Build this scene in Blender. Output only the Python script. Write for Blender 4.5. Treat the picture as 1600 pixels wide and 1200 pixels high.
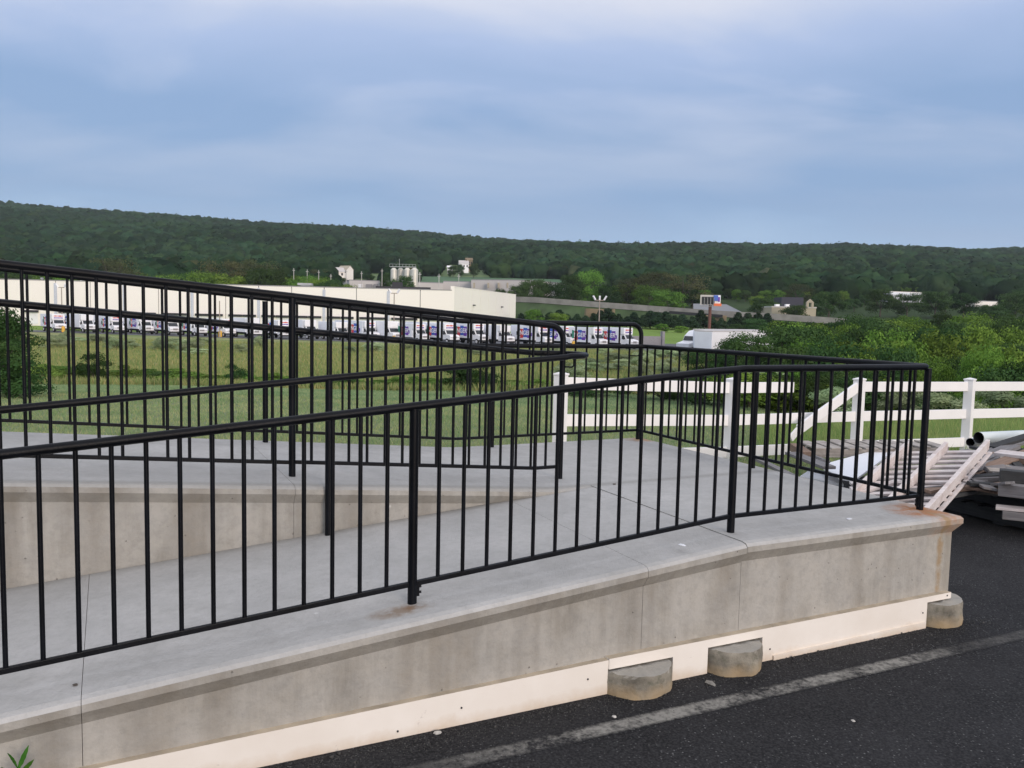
import bpy, bmesh, math, random
import numpy as np
from mathutils import Vector, Matrix
from mathutils import noise as mnoise

scene = bpy.context.scene
for o in list(bpy.data.objects):
    bpy.data.objects.remove(o)
COL = scene.collection
R = math.radians
rng = random.Random(7)
nrg = np.random.default_rng(11)

# ------------------------------------------------------------------ camera
F_PX, PITCH, ROLL, CAM_H = 1298.0, .0814, .0215, 1.096
cam_f = Vector((0, math.cos(PITCH), -math.sin(PITCH)))
_r = Vector((1, 0, 0)); _u = _r.cross(cam_f)
cam_r = _r * math.cos(ROLL) + _u * math.sin(ROLL)
cam_u = _u * math.cos(ROLL) - _r * math.sin(ROLL)
cam_o = Vector((0, 0, CAM_H))
cd = bpy.data.cameras.new('camera'); cam = bpy.data.objects.new('camera', cd); COL.objects.link(cam)
M = Matrix((cam_r, cam_u, -cam_f)).transposed().to_4x4(); M.translation = cam_o
cam.matrix_world = M
cd.sensor_width = 36; cd.lens = F_PX / 1600 * 36; cd.clip_start = .05; cd.clip_end = 20000
scene.camera = cam

# ------------------------------------------------------------------ sky, sun, exposure
world = bpy.data.worlds.new('World'); scene.world = world; world.use_nodes = True
nt = world.node_tree; nt.nodes.clear()
def N(tree, t, **kw):
    n = tree.nodes.new(t)
    for k, v in kw.items(): setattr(n, k, v)
    return n
SUN_EL, SUN_AZ = R(13), R(150)          # azimuth from +Y clockwise: behind the camera on the right
bg = N(nt, 'ShaderNodeBackground'); wo = N(nt, 'ShaderNodeOutputWorld')
sky = N(nt, 'ShaderNodeTexSky', sky_type='NISHITA', sun_disc=False, sun_elevation=SUN_EL, sun_rotation=SUN_AZ)
tc = N(nt, 'ShaderNodeTexCoord'); sep = N(nt, 'ShaderNodeSeparateXYZ')
nt.links.new(tc.outputs['Generated'], sep.inputs[0])
# cloud deck: direction projected on a high flat layer, so streaks flatten towards the horizon
za = N(nt, 'ShaderNodeMath', operation='ADD'); za.inputs[1].default_value = .22
zm = N(nt, 'ShaderNodeMath', operation='MAXIMUM'); zm.inputs[1].default_value = .05
nt.links.new(sep.outputs[2], za.inputs[0]); nt.links.new(za.outputs[0], zm.inputs[0])
dx = N(nt, 'ShaderNodeMath', operation='DIVIDE'); dy = N(nt, 'ShaderNodeMath', operation='DIVIDE')
nt.links.new(sep.outputs[0], dx.inputs[0]); nt.links.new(zm.outputs[0], dx.inputs[1])
nt.links.new(sep.outputs[1], dy.inputs[0]); nt.links.new(zm.outputs[0], dy.inputs[1])
cmb = N(nt, 'ShaderNodeCombineXYZ'); nt.links.new(dx.outputs[0], cmb.inputs[0]); nt.links.new(dy.outputs[0], cmb.inputs[1])
mp = N(nt, 'ShaderNodeMapping'); mp.inputs['Rotation'].default_value = (0, 0, R(-28)); mp.inputs['Scale'].default_value = (.75, 1.35, 1)
mp.inputs['Location'].default_value = (3.1, 1.7, 0)
nt.links.new(cmb.outputs[0], mp.inputs[0])
n1 = N(nt, 'ShaderNodeTexNoise'); n1.inputs['Scale'].default_value = 1.15; n1.inputs['Detail'].default_value = 7; n1.inputs['Roughness'].default_value = .5; n1.inputs['Distortion'].default_value = .35
nt.links.new(mp.outputs[0], n1.inputs['Vector'])
ramp = N(nt, 'ShaderNodeValToRGB'); cr = ramp.color_ramp
stops = [(0.0, (.50, .66, .89)), (.05, (.42, .59, .84)), (.13, (.29, .445, .71)), (.21, (.29, .44, .71)), (.28, (.46, .58, .85)), (.37, (.78, .82, .96)), (1.0, (.92, .93, 1.0))]
while len(cr.elements) < len(stops): cr.elements.new(.5)
for e, (p, c) in zip(cr.elements, stops): e.position = p; e.color = (*c, 1)
# tilt the gradient with the noise so the bands are not level
nm = N(nt, 'ShaderNodeMath', operation='MULTIPLY_ADD'); nm.inputs[1].default_value = .20; nm.inputs[2].default_value = -.10
nt.links.new(n1.outputs['Fac'], nm.inputs[0])
zz = N(nt, 'ShaderNodeMath', operation='ADD'); nt.links.new(sep.outputs[2], zz.inputs[0]); nt.links.new(nm.outputs[0], zz.inputs[1])
nt.links.new(zz.outputs[0], ramp.inputs[0])
cl = N(nt, 'ShaderNodeValToRGB'); cl.color_ramp.elements[0].position = .44; cl.color_ramp.elements[1].position = .66
cl.color_ramp.elements[0].color = (0, 0, 0, 1); cl.color_ramp.elements[1].color = (.62, .62, .62, 1)
nt.links.new(n1.outputs['Fac'], cl.inputs[0])
fz = N(nt, 'ShaderNodeMapRange'); fz.inputs[1].default_value = .14; fz.inputs[2].default_value = .32; fz.inputs[3].default_value = .22; fz.inputs[4].default_value = 1
nt.links.new(sep.outputs[2], fz.inputs[0])
fm = N(nt, 'ShaderNodeMath', operation='MULTIPLY'); nt.links.new(cl.outputs[0], fm.inputs[0]); nt.links.new(fz.outputs[0], fm.inputs[1])
mx = N(nt, 'ShaderNodeMix', data_type='RGBA'); mx.inputs['B'].default_value = (.88, .88, .95, 1)
nt.links.new(fm.outputs[0], mx.inputs['Factor']); nt.links.new(ramp.outputs[0], mx.inputs['A'])
sc = N(nt, 'ShaderNodeVectorMath', operation='SCALE'); zb_ = N(nt, 'ShaderNodeMapRange'); zb_.inputs[1].default_value = .42; zb_.inputs[2].default_value = .9; zb_.inputs[3].default_value = 10; zb_.inputs[4].default_value = 13
nt.links.new(sep.outputs[2], zb_.inputs[0]); nt.links.new(zb_.outputs[0], sc.inputs['Scale'])
nt.links.new(mx.outputs['Result'], sc.inputs[0])
mx2 = N(nt, 'ShaderNodeMix', data_type='RGBA'); mx2.inputs['Factor'].default_value = .90
nt.links.new(sky.outputs[0], mx2.inputs['A']); nt.links.new(sc.outputs[0], mx2.inputs['B'])
nt.links.new(mx2.outputs['Result'], bg.inputs[0]); bg.inputs[1].default_value = .1
nt.links.new(bg.outputs[0], wo.inputs[0])

sl = bpy.data.lights.new('sun', 'SUN'); sl.energy = 1.9; sl.angle = R(24); sl.color = (1.0, .85, .73)
so = bpy.data.objects.new('sun', sl); COL.objects.link(so)
sd = Vector((math.sin(SUN_AZ) * math.cos(SUN_EL), math.cos(SUN_AZ) * math.cos(SUN_EL), math.sin(SUN_EL)))
so.rotation_euler = sd.to_track_quat('Z', 'Y').to_euler(); so.location = (0, 0, 60)
scene.view_settings.view_transform = 'Standard'; scene.view_settings.look = 'None'
scene.view_settings.exposure = 0.0; scene.view_settings.gamma = 1

# ------------------------------------------------------------------ frames and pixels
AL = R(26.0)
U = Vector((math.cos(AL), math.sin(AL), 0)); V = Vector((-math.sin(AL), math.cos(AL), 0))
P3 = Vector((2.4456, 4.8804, 0))
def W(u, v, z=0): p = P3 + U * u + V * v; return Vector((p.x, p.y, z))
def at(px, py, d):
    """the point seen at (px, py) of the 1600 px photograph, d metres ahead"""
    return cam_o + (cam_f + cam_r * ((px - 800) / F_PX) + cam_u * ((600 - py) / F_PX)) * d
def xt(px, d): return (px - 800) / F_PX * d

# ------------------------------------------------------------------ materials
MATS = {}
def mat(name):
    m = bpy.data.materials.new(name); m.use_nodes = True
    return m, m.node_tree, m.node_tree.nodes['Principled BSDF']
def simple(name, col, rough=.6, var=.12, scale=6.0, bump=0.0, metal=0.0, spec=.5, bscale=None, objvar=False):
    m, t, b = mat(name)
    g = N(t, 'ShaderNodeNewGeometry')
    n = N(t, 'ShaderNodeTexNoise'); n.inputs['Scale'].default_value = scale; n.inputs['Detail'].default_value = 5
    t.links.new(g.outputs['Position'], n.inputs['Vector'])
    r = N(t, 'ShaderNodeMapRange'); r.inputs[1].default_value = .3; r.inputs[2].default_value = .7
    r.inputs[3].default_value = 1 - var; r.inputs[4].default_value = 1 + var
    t.links.new(n.outputs['Fac'], r.inputs[0])
    s = N(t, 'ShaderNodeVectorMath', operation='SCALE'); s.inputs[0].default_value = col[:3]
    t.links.new(r.outputs[0], s.inputs['Scale']); t.links.new(s.outputs[0], b.inputs['Base Color'])
    b.inputs['Roughness'].default_value = rough; b.inputs['Metallic'].default_value = metal
    b.inputs['Specular IOR Level'].default_value = spec
    if bump:
        n2 = N(t, 'ShaderNodeTexNoise'); n2.inputs['Scale'].default_value = bscale or scale * 6; n2.inputs['Detail'].default_value = 4
        t.links.new(g.outputs['Position'], n2.inputs['Vector'])
        bp = N(t, 'ShaderNodeBump'); bp.inputs['Strength'].default_value = bump; bp.inputs['Distance'].default_value = .02
        t.links.new(n2.outputs['Fac'], bp.inputs['Height']); t.links.new(bp.outputs[0], b.inputs['Normal'])
    MATS[name] = m
    return m
def mixc(t, fac, a, b):
    m = N(t, 'ShaderNodeMix', data_type='RGBA')
    for s, v in ((m.inputs['Factor'], fac), (m.inputs['A'], a), (m.inputs['B'], b)):
        if hasattr(v, 'links'): t.links.new(v, s)
        elif isinstance(v, (int, float)): s.default_value = v
        else: s.default_value = (*v, 1)
    return m.outputs['Result']
def mrange(t, v, a, b, c=0.0, d=1.0):
    r = N(t, 'ShaderNodeMapRange'); t.links.new(v, r.inputs[0])
    for i, x in zip((1, 2, 3, 4), (a, b, c, d)): r.inputs[i].default_value = x
    return r.outputs[0]
def math2(t, op, a, b=None):
    m = N(t, 'ShaderNodeMath', operation=op)
    for i, v in enumerate((a, b)):
        if v is None: continue
        if hasattr(v, 'links'): t.links.new(v, m.inputs[i])
        else: m.inputs[i].default_value = v
    return m.outputs[0]
def noise_(t, vec, scale, detail=4, rough=.5, mapscale=None, rot=None):
    if mapscale or rot:
        mpn = N(t, 'ShaderNodeMapping'); mpn.inputs['Scale'].default_value = mapscale or (1, 1, 1)
        if rot: mpn.inputs['Rotation'].default_value = rot
        t.links.new(vec, mpn.inputs[0]); vec = mpn.outputs[0]
    n = N(t, 'ShaderNodeTexNoise'); n.inputs['Scale'].default_value = scale; n.inputs['Detail'].default_value = detail; n.inputs['Roughness'].default_value = rough
    t.links.new(vec, n.inputs['Vector']); return n.outputs['Fac']
def spot(t, pos, c, rad, stretch=(1, 1, 1)):
    """0..1 mask round a point, for a stain"""
    s = N(t, 'ShaderNodeVectorMath', operation='SUBTRACT'); t.links.new(pos, s.inputs[0]); s.inputs[1].default_value = c
    m = N(t, 'ShaderNodeMapping'); m.inputs['Rotation'].default_value = (0, 0, -AL); t.links.new(s.outputs[0], m.inputs[0])
    k = N(t, 'ShaderNodeVectorMath', operation='MULTIPLY'); t.links.new(m.outputs[0], k.inputs[0]); k.inputs[1].default_value = stretch
    l = N(t, 'ShaderNodeVectorMath', operation='LENGTH'); t.links.new(k.outputs[0], l.inputs[0])
    return mrange(t, l.outputs['Value'], 0, rad, 1, 0)

def concrete():
    m, t, b = mat('concrete')
    g = N(t, 'ShaderNodeNewGeometry'); P = g.outputs['Position']
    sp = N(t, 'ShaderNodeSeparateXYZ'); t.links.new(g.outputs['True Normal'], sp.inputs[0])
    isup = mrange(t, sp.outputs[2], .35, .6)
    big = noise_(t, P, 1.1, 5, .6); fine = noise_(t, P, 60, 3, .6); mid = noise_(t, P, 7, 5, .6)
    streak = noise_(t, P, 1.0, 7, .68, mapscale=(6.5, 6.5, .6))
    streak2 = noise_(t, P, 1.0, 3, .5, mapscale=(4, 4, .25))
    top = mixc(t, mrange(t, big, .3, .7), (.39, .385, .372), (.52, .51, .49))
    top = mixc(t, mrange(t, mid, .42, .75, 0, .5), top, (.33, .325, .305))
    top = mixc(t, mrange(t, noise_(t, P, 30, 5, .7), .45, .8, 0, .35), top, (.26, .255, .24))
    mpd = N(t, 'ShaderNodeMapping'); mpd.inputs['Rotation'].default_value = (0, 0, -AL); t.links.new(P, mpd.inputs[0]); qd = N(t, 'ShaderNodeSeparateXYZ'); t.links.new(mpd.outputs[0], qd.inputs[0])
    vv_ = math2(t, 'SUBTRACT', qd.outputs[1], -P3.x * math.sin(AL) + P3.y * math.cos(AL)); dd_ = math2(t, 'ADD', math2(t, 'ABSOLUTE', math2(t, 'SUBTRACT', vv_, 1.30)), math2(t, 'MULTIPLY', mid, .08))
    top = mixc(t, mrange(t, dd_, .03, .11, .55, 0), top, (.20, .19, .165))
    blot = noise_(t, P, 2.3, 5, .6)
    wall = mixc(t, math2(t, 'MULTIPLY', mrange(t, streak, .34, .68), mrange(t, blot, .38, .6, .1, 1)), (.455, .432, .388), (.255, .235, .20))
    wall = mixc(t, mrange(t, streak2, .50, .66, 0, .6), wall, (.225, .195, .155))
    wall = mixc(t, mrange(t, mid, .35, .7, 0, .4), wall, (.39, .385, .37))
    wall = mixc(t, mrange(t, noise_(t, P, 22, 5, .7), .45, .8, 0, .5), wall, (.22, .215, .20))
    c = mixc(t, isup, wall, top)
    c = mixc(t, mrange(t, sp.outputs[2], -.15, -.45, 0, .2), c, (.19, .18, .155))  # underside of the nosing tinted darker: grime, plus its shade put into the colour
    # pits
    vo = N(t, 'ShaderNodeTexVoronoi'); vo.inputs['Scale'].default_value = 17; t.links.new(P, vo.inputs['Vector'])
    pit = mrange(t, vo.outputs['Distance'], .035, .09, 1, 0)
    gate = mrange(t, noise_(t, P, 5, 2), .42, .5)
    pit = math2(t, 'MULTIPLY', pit, gate)
    pit = math2(t, 'MULTIPLY', pit, math2(t, 'SUBTRACT', 1.0, isup))
    c = mixc(t, math2(t, 'MULTIPLY', pit, .55), c, (.12, .115, .105))
    # efflorescence / paint fleck spots
    vo2 = N(t, 'ShaderNodeTexVoronoi'); vo2.inputs['Scale'].default_value = 3.1; t.links.new(P, vo2.inputs['Vector'])
    fl = mrange(t, vo2.outputs['Distance'], .02, .035, 1, 0)
    c = mixc(t, math2(t, 'MULTIPLY', fl, .5), c, (.72, .72, .70))
    # rust stains that bled from two posts
    wob = noise_(t, P, 14, 4, .65)
    for cen, rad, st, col in ((W(.02, -.03, 0), .26, (.8, 1.0, 1.3), (.42, .15, .03)), (W(-.015, -.17, -.04), .12, (3.2, .8, .13), (.32, .22, .12)),
                              (W(-3.25, -.055, -.155), .15, (.8, 1.8, 1), (.27, .20, .14)), (W(.03, 2.93, 0), .2, (1, 1, 1), (.40, .24, .12)),
                              (W(-3.20, -.04, -.155), .05, (1, 1, 1), (.24, .15, .09))):
        k = spot(t, P, cen, rad, st)
        k = math2(t, 'MULTIPLY', k, mrange(t, wob, .3, .62, .35, 1.7))
        k = mrange(t, k, .12, .9, 0, .85)
        c = mixc(t, k, c, col)
    # yellow-brown wash on the corner
    k = spot(t, P, W(.10, -.12, -.15), .5, (1.3, .9, .42)); c = mixc(t, mrange(t, k, .3, 1, 0, .16), c, (.42, .37, .26))
    t.links.new(c, b.inputs['Base Color']); b.inputs['Roughness'].default_value = .85; b.inputs['Specular IOR Level'].default_value = .3
    br = N(t, 'ShaderNodeTexNoise'); br.inputs['Scale'].default_value = 1; br.inputs['Detail'].default_value = 2
    mpn = N(t, 'ShaderNodeMapping'); mpn.inputs['Rotation'].default_value = (0, 0, -AL); mpn.inputs['Scale'].default_value = (260, 9, 9)
    t.links.new(P, mpn.inputs[0]); t.links.new(mpn.outputs[0], br.inputs['Vector'])
    h = math2(t, 'ADD', math2(t, 'MULTIPLY', br.outputs['Fac'], math2(t, 'MULTIPLY', isup, .5)), fine)
    h = math2(t, 'SUBTRACT', h, math2(t, 'MULTIPLY', pit, 2.0))
    h = math2(t, 'ADD', h, math2(t, 'MULTIPLY', mid, 1.5))
    bp = N(t, 'ShaderNodeBump'); bp.inputs['Strength'].default_value = .6; bp.inputs['Distance'].default_value = .004
    t.links.new(h, bp.inputs['Height']); t.links.new(bp.outputs[0], b.inputs['Normal'])
    return m
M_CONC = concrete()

def footing_mat():
    m, t, b = mat('rough_concrete')
    g = N(t, 'ShaderNodeNewGeometry'); P = g.outputs['Position']
    sp = N(t, 'ShaderNodeSeparateXYZ'); t.links.new(P, sp.inputs[0])
    c = mixc(t, mrange(t, noise_(t, P, 9, 6, .65), .3, .7), (.11, .10, .08), (.34, .31, .25))
    c = mixc(t, mrange(t, noise_(t, P, 26, 4, .6), .52, .7, 0, .7), c, (.12, .12, .085))
    low = mrange(t, math2(t, 'ADD', sp.outputs[2], math2(t, 'MULTIPLY', noise_(t, P, 12, 3), .12)), -.58, -.50, .75, 0)
    c = mixc(t, low, c, (.43, .31, .17))
    gn = N(t, 'ShaderNodeSeparateXYZ'); t.links.new(g.outputs['True Normal'], gn.inputs[0]); c = mixc(t, mrange(t, gn.outputs[2], .5, .8, 0, .7), c, (.44, .42, .38))  # footing tops painted paler: the sky light on them put into the colour
    t.links.new(c, b.inputs['Base Color']); b.inputs['Roughness'].default_value = .92
    bp = N(t, 'ShaderNodeBump'); bp.inputs['Strength'].default_value = .8; bp.inputs['Distance'].default_value = .006
    t.links.new(noise_(t, P, 45, 5, .7), bp.inputs['Height']); t.links.new(bp.outputs[0], b.inputs['Normal'])
    return m
M_FOOT = footing_mat()

def asphalt(paint=False):
    m, t, b = mat('painted_asphalt' if paint else 'asphalt')
    g = N(t, 'ShaderNodeNewGeometry'); P = g.outputs['Position']
    base = mixc(t, mrange(t, noise_(t, P, 2.2, 5, .6), .3, .7), (.009, .0092, .0105), (.022, .022, .024))
    base = mixc(t, mrange(t, noise_(t, P, 90, 2, .6), .4, .75, 0, .8), base, (.060, .060, .062))
    vo = N(t, 'ShaderNodeTexVoronoi'); vo.inputs['Scale'].default_value = 95; vo.inputs['Randomness'].default_value = 1; t.links.new(P, vo.inputs['Vector'])
    sp = N(t, 'ShaderNodeSeparateColor'); t.links.new(vo.outputs['Color'], sp.inputs[0])
    stone = math2(t, 'MULTIPLY', mrange(t, sp.outputs[0], .86, .97), mrange(t, vo.outputs['Distance'], .25, .45, 1, 0))
    patch = mrange(t, noise_(t, P, 1.6, 3), .38, .62, .25, 1)
    stone = math2(t, 'MULTIPLY', stone, patch)
    c = mixc(t, stone, base, (.19, .19, .19))
    if paint:
        n = noise_(t, P, 34, 5, .7); n2 = noise_(t, P, 3.0, 3, .5)
        f = mrange(t, math2(t, 'ADD', n, math2(t, 'MULTIPLY', n2, .7)), .66, .98, .0, 1.0)
        mpn = N(t, 'ShaderNodeMapping'); mpn.vector_type = 'POINT'; t.links.new(g.outputs['Position'], mpn.inputs[0]); mpn.inputs['Rotation'].default_value = (0, 0, -AL)
        q = N(t, 'ShaderNodeSeparateXYZ'); t.links.new(mpn.outputs[0], q.inputs[0])
        p0 = P3.x * math.cos(AL) + P3.y * math.sin(AL)
        q0 = -P3.x * math.sin(AL) + P3.y * math.cos(AL); cen = math2(t, 'ADD', math2(t, 'MULTIPLY', math2(t, 'SUBTRACT', q.outputs[0], p0 - 3.6), -.0094), q0 - .4575)
        off = math2(t, 'ABSOLUTE', math2(t, 'SUBTRACT', q.outputs[1], cen)); off = math2(t, 'ADD', off, math2(t, 'MULTIPLY', math2(t, 'SUBTRACT', noise_(t, P, 40, 4, .7), .5), .035))
        f = math2(t, 'MULTIPLY', f, mrange(t, off, .030, .052, 1, 0))
        ends = math2(t, 'MULTIPLY', mrange(t, q.outputs[0], p0 - 3.5, p0 - 2.7), mrange(t, q.outputs[0], p0 - .65, p0 - .25, 1, .22))
        c = mixc(t, math2(t, 'MULTIPLY', f, ends), c, (.30, .29, .262))
    t.links.new(c, b.inputs['Base Color']); b.inputs['Roughness'].default_value = .85; b.inputs['Specular IOR Level'].default_value = .18
    bp = N(t, 'ShaderNodeBump'); bp.inputs['Strength'].default_value = .7; bp.inputs['Distance'].default_value = .006
    t.links.new(math2(t, 'ADD', noise_(t, P, 120, 4, .7), stone), bp.inputs['Height']); t.links.new(bp.outputs[0], b.inputs['Normal'])
    return m
M_ASPH, M_STRIPE = asphalt(), asphalt(True)

def ground_mat():
    m, t, b = mat('grass_ground')
    g = N(t, 'ShaderNodeNewGeometry'); P = g.outputs['Position']
    sp = N(t, 'ShaderNodeSeparateXYZ'); t.links.new(P, sp.inputs[0])
    wob = math2(t, 'MULTIPLY', math2(t, 'SUBTRACT', noise_(t, P, .12, 3), .5), 9)
    Y = math2(t, 'ADD', sp.outputs[1], wob)
    mow = mixc(t, mrange(t, noise_(t, P, .35, 5, .6), .3, .7), (.19, .235, .13), (.25, .29, .165))
    mow = mixc(t, mrange(t, noise_(t, P, 9, 4, .6), .4, .8, 0, .5), mow, (.27, .275, .14))
    mea = mixc(t, mrange(t, noise_(t, P, .10, 5, .62, mapscale=(.5, 1.6, 1)), .36, .64), (.17, .235, .075), (.38, .345, .18))
    mea = mixc(t, mrange(t, noise_(t, P, .8, 4, .7), .45, .75, 0, .6), mea, (.15, .24, .065))
    mow = mixc(t, mrange(t, math2(t, 'ADD', Y, 0.0), 9.5, 14, .75, 0), mow, (.27, .255, .115)); c = mixc(t, mrange(t, Y, 41, 44), mow, mea)
    lawn = mixc(t, mrange(t, noise_(t, P, .05, 3), .3, .7), (.16, .25, .055), (.21, .31, .075))
    c = mixc(t, mrange(t, Y, 168, 173), c, lawn)
    hill = mixc(t, mrange(t, noise_(t, P, .05, 4), .3, .7), (.028, .050, .018), (.045, .075, .025))
    c = mixc(t, mrange(t, Y, 275, 300), c, hill)
    t.links.new(c, b.inputs['Base Color']); b.inputs['Roughness'].default_value = .95; b.inputs['Specular IOR Level'].default_value = .1
    bp = N(t, 'ShaderNodeBump'); bp.inputs['Strength'].default_value = .8; bp.inputs['Distance'].default_value = .08
    t.links.new(noise_(t, P, 12, 5, .75), bp.inputs['Height']); t.links.new(bp.outputs[0], b.inputs['Normal'])
    return m
M_GROUND = ground_mat()

def leaf_mat(name, c0, c1, scale=1.5, tint=False, transl=.35):
    m, t, b = mat(name)
    t.nodes.remove(b); out = t.nodes['Material Output']
    oi = N(t, 'ShaderNodeObjectInfo'); g = N(t, 'ShaderNodeNewGeometry')
    f = mrange(t, noise_(t, g.outputs['Position'], scale, 3, .6), .3, .7)
    c = mixc(t, f, c0, c1)
    if tint:
        a = N(t, 'ShaderNodeVertexColor', layer_name='tint')
        mm = N(t, 'ShaderNodeVectorMath', operation='MULTIPLY'); t.links.new(c, mm.inputs[0]); t.links.new(a.outputs[0], mm.inputs[1]); c = mm.outputs[0]
    else:
        hs = N(t, 'ShaderNodeHueSaturation'); t.links.new(c, hs.inputs['Color'])
        t.links.new(mrange(t, oi.outputs['Random'], 0, 1, .475, .515), hs.inputs['Hue'])
        t.links.new(mrange(t, math2(t, 'FRACT', math2(t, 'MULTIPLY', oi.outputs['Random'], 7.3)), 0, 1, .6, 1.28), hs.inputs['Value'])
        c = hs.outputs[0]
    d = N(t, 'ShaderNodeBsdfDiffuse'); tr = N(t, 'ShaderNodeBsdfTranslucent'); ms = N(t, 'ShaderNodeMixShader'); ms.inputs[0].default_value = transl
    t.links.new(c, d.inputs[0]); t.links.new(c, tr.inputs[0]); t.links.new(d.outputs[0], ms.inputs[1]); t.links.new(tr.outputs[0], ms.inputs[2])
    t.links.new(ms.outputs[0], out.inputs[0])
    return m
M_LEAF = leaf_mat('leaves', (.050, .115, .022), (.20, .34, .062), transl=.2)
M_LEAFD = leaf_mat('dark_leaves', (.032, .070, .026), (.070, .128, .040), transl=.2)
M_CONIF = leaf_mat('needles', (.025, .050, .028), (.045, .080, .040), transl=.1)
M_BRUSH = leaf_mat('pale_leaves', (.26, .36, .17), (.50, .58, .36), scale=.8)
M_FOREST = leaf_mat('forest_leaves', (.013, .032, .015), (.033, .060, .024), scale=.12, tint=True, transl=.0)
M_GRASS = leaf_mat('grass_blades', (.27, .34, .17), (.47, .47, .25), scale=.5, tint=True, transl=.3)
M_WEED = leaf_mat('weed_leaves', (.04, .12, .015), (.07, .18, .03), scale=30)

M_BLACK = simple('black_paint', (.0035, .0042, .0065), rough=.40, var=.5, scale=6, spec=.16, bump=.12, bscale=220)
M_BARK = simple('bark', (.09, .075, .06), rough=.95, bump=.5)
M_TAN = simple('raw_board_edge', (.50, .42, .31), rough=.8, var=.25, scale=9)
M_FENCE = simple('white_vinyl', (.88, .86, .86), rough=.4, var=.03, scale=3)
M_PIPE = simple('pvc_pipe', (.62, .68, .68), rough=.35, var=.05)
M_DARKIN = simple('pipe_inside', (.03, .03, .03), rough=.8)
M_WHSE = simple('cream_wall', (.93, .875, .82), rough=.85, var=.02, scale=.03)
M_WHSE2 = simple('grey_wall', (.56, .53, .51), rough=.85, var=.06, scale=.1)
M_JOINT = simple('joint', (.30, .29, .30), rough=.9)
M_SPOUT = simple('downspout', (.56, .58, .66), rough=.6)
M_DARK = simple('dark_opening', (.03, .03, .035), rough=.7)
M_WHITE = simple('white_paint', (.86, .86, .88), rough=.35, var=.03, scale=1)
M_TRUCKSIDE = simple('truck_side', (.84, .86, .92), rough=.4, var=.04, scale=1)
M_GLASS = simple('glass', (.02, .025, .03), rough=.08, var=.1)
M_TYRE = simple('rubber', (.015, .015, .016), rough=.85)
M_RIM = simple('rim', (.6, .6, .62), rough=.4)
M_RED = simple('red_paint', (.65, .05, .05), rough=.5)
M_BLUE = simple('blue_paint', (.04, .12, .50), rough=.5)
M_PURP = simple('purple_paint', (.14, .04, .40), rough=.5)
M_GREEN = simple('green_paint', (.03, .25, .16), rough=.5)
M_YEL = simple('yellow_paint', (.75, .42, .04), rough=.5)
M_LOT = simple('lot_asphalt', (.11, .11, .12), rough=.9, var=.15, scale=.2)
M_METAL = simple('galvanised', (.50, .50, .48), rough=.4, metal=.6, var=.15, scale=.8)
M_SILO = simple('silo_metal', (.68, .66, .58), rough=.45, metal=.25, var=.08, scale=.4)
M_ROOFG = simple('grey_roof', (.22, .23, .25), rough=.8)
M_ROOFD = simple('dark_roof', (.05, .05, .07), rough=.8)
M_YWALL = simple('sand_wall', (.42, .37, .28), rough=.85)
M_CBAR = simple('barrier_concrete', (.26, .25, .235), rough=.9, var=.2, scale=.4)
M_EARTH = simple('earth', (.22, .17, .11), rough=.95, var=.3, scale=.3)
M_CROP = simple('crop_rows', (.07, .15, .065), rough=.95, var=.15, scale=.05)
M_MEAD2 = simple('pasture', (.11, .17, .055), rough=.95, var=.2, scale=.05)
M_WOODP = simple('utility_pole_wood', (.35, .30, .25), rough=.9)

def wood(name, a, b_, c_):
    m, t, b = mat(name)
    tcn = N(t, 'ShaderNodeTexCoord'); g = N(t, 'ShaderNodeNewGeometry'); P = tcn.outputs['Object']
    gr = noise_(t, P, 1, 6, .6, mapscale=(3, 60, 60)); bl = noise_(t, g.outputs['Position'], 6, 4, .6)
    c = mixc(t, mrange(t, gr, .3, .7), a, b_); c = mixc(t, mrange(t, bl, .45, .7, 0, .7), c, c_)
    t.links.new(c, b.inputs['Base Color']); b.inputs['Roughness'].default_value = .85
    bp = N(t, 'ShaderNodeBump'); bp.inputs['Strength'].default_value = .5; bp.inputs['Distance'].default_value = .004
    t.links.new(gr, bp.inputs['Height']); t.links.new(bp.outputs[0], b.inputs['Normal'])
    return m
M_WGREY = wood('weathered_wood', (.12, .115, .12), (.25, .24, .24), (.18, .16, .15))
M_WPINK = wood('washed_wood', (.58, .52, .50), (.76, .71, .69), (.44, .35, .32))
M_WBEI = wood('bleached_wood', (.30, .27, .24), (.50, .46, .42), (.20, .17, .15))
M_WDARK = wood('dark_wood', (.025, .028, .030), (.055, .055, .055), (.02, .02, .022))
M_WBRN = wood('brown_wood', (.18, .12, .085), (.30, .21, .16), (.13, .09, .07))
M_DECK = wood('plywood', (.15, .135, .115), (.22, .20, .17), (.12, .105, .09))
def board_mat():
    m, t, b = mat('painted_board')
    g = N(t, 'ShaderNodeNewGeometry'); P = g.outputs['Position']
    sp = N(t, 'ShaderNodeSeparateXYZ'); t.links.new(P, sp.inputs[0])
    c = mixc(t, mrange(t, noise_(t, P, 2.5, 4, .6), .3, .7), (.80, .74, .66), (.88, .83, .76))
    low = mrange(t, math2(t, 'ADD', sp.outputs[2], math2(t, 'MULTIPLY', noise_(t, P, 6, 4, .7), .10)), -.585, -.53, .6, 0)
    c = mixc(t, low, c, (.60, .46, .32))
    c = mixc(t, mrange(t, noise_(t, P, 25, 4, .7, mapscale=(1, 1, 1)), .66, .74, 0, .4), c, (.45, .38, .34))
    t.links.new(c, b.inputs['Base Color']); b.inputs['Roughness'].default_value = .6
    return m
M_BOARD = board_mat()

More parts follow.
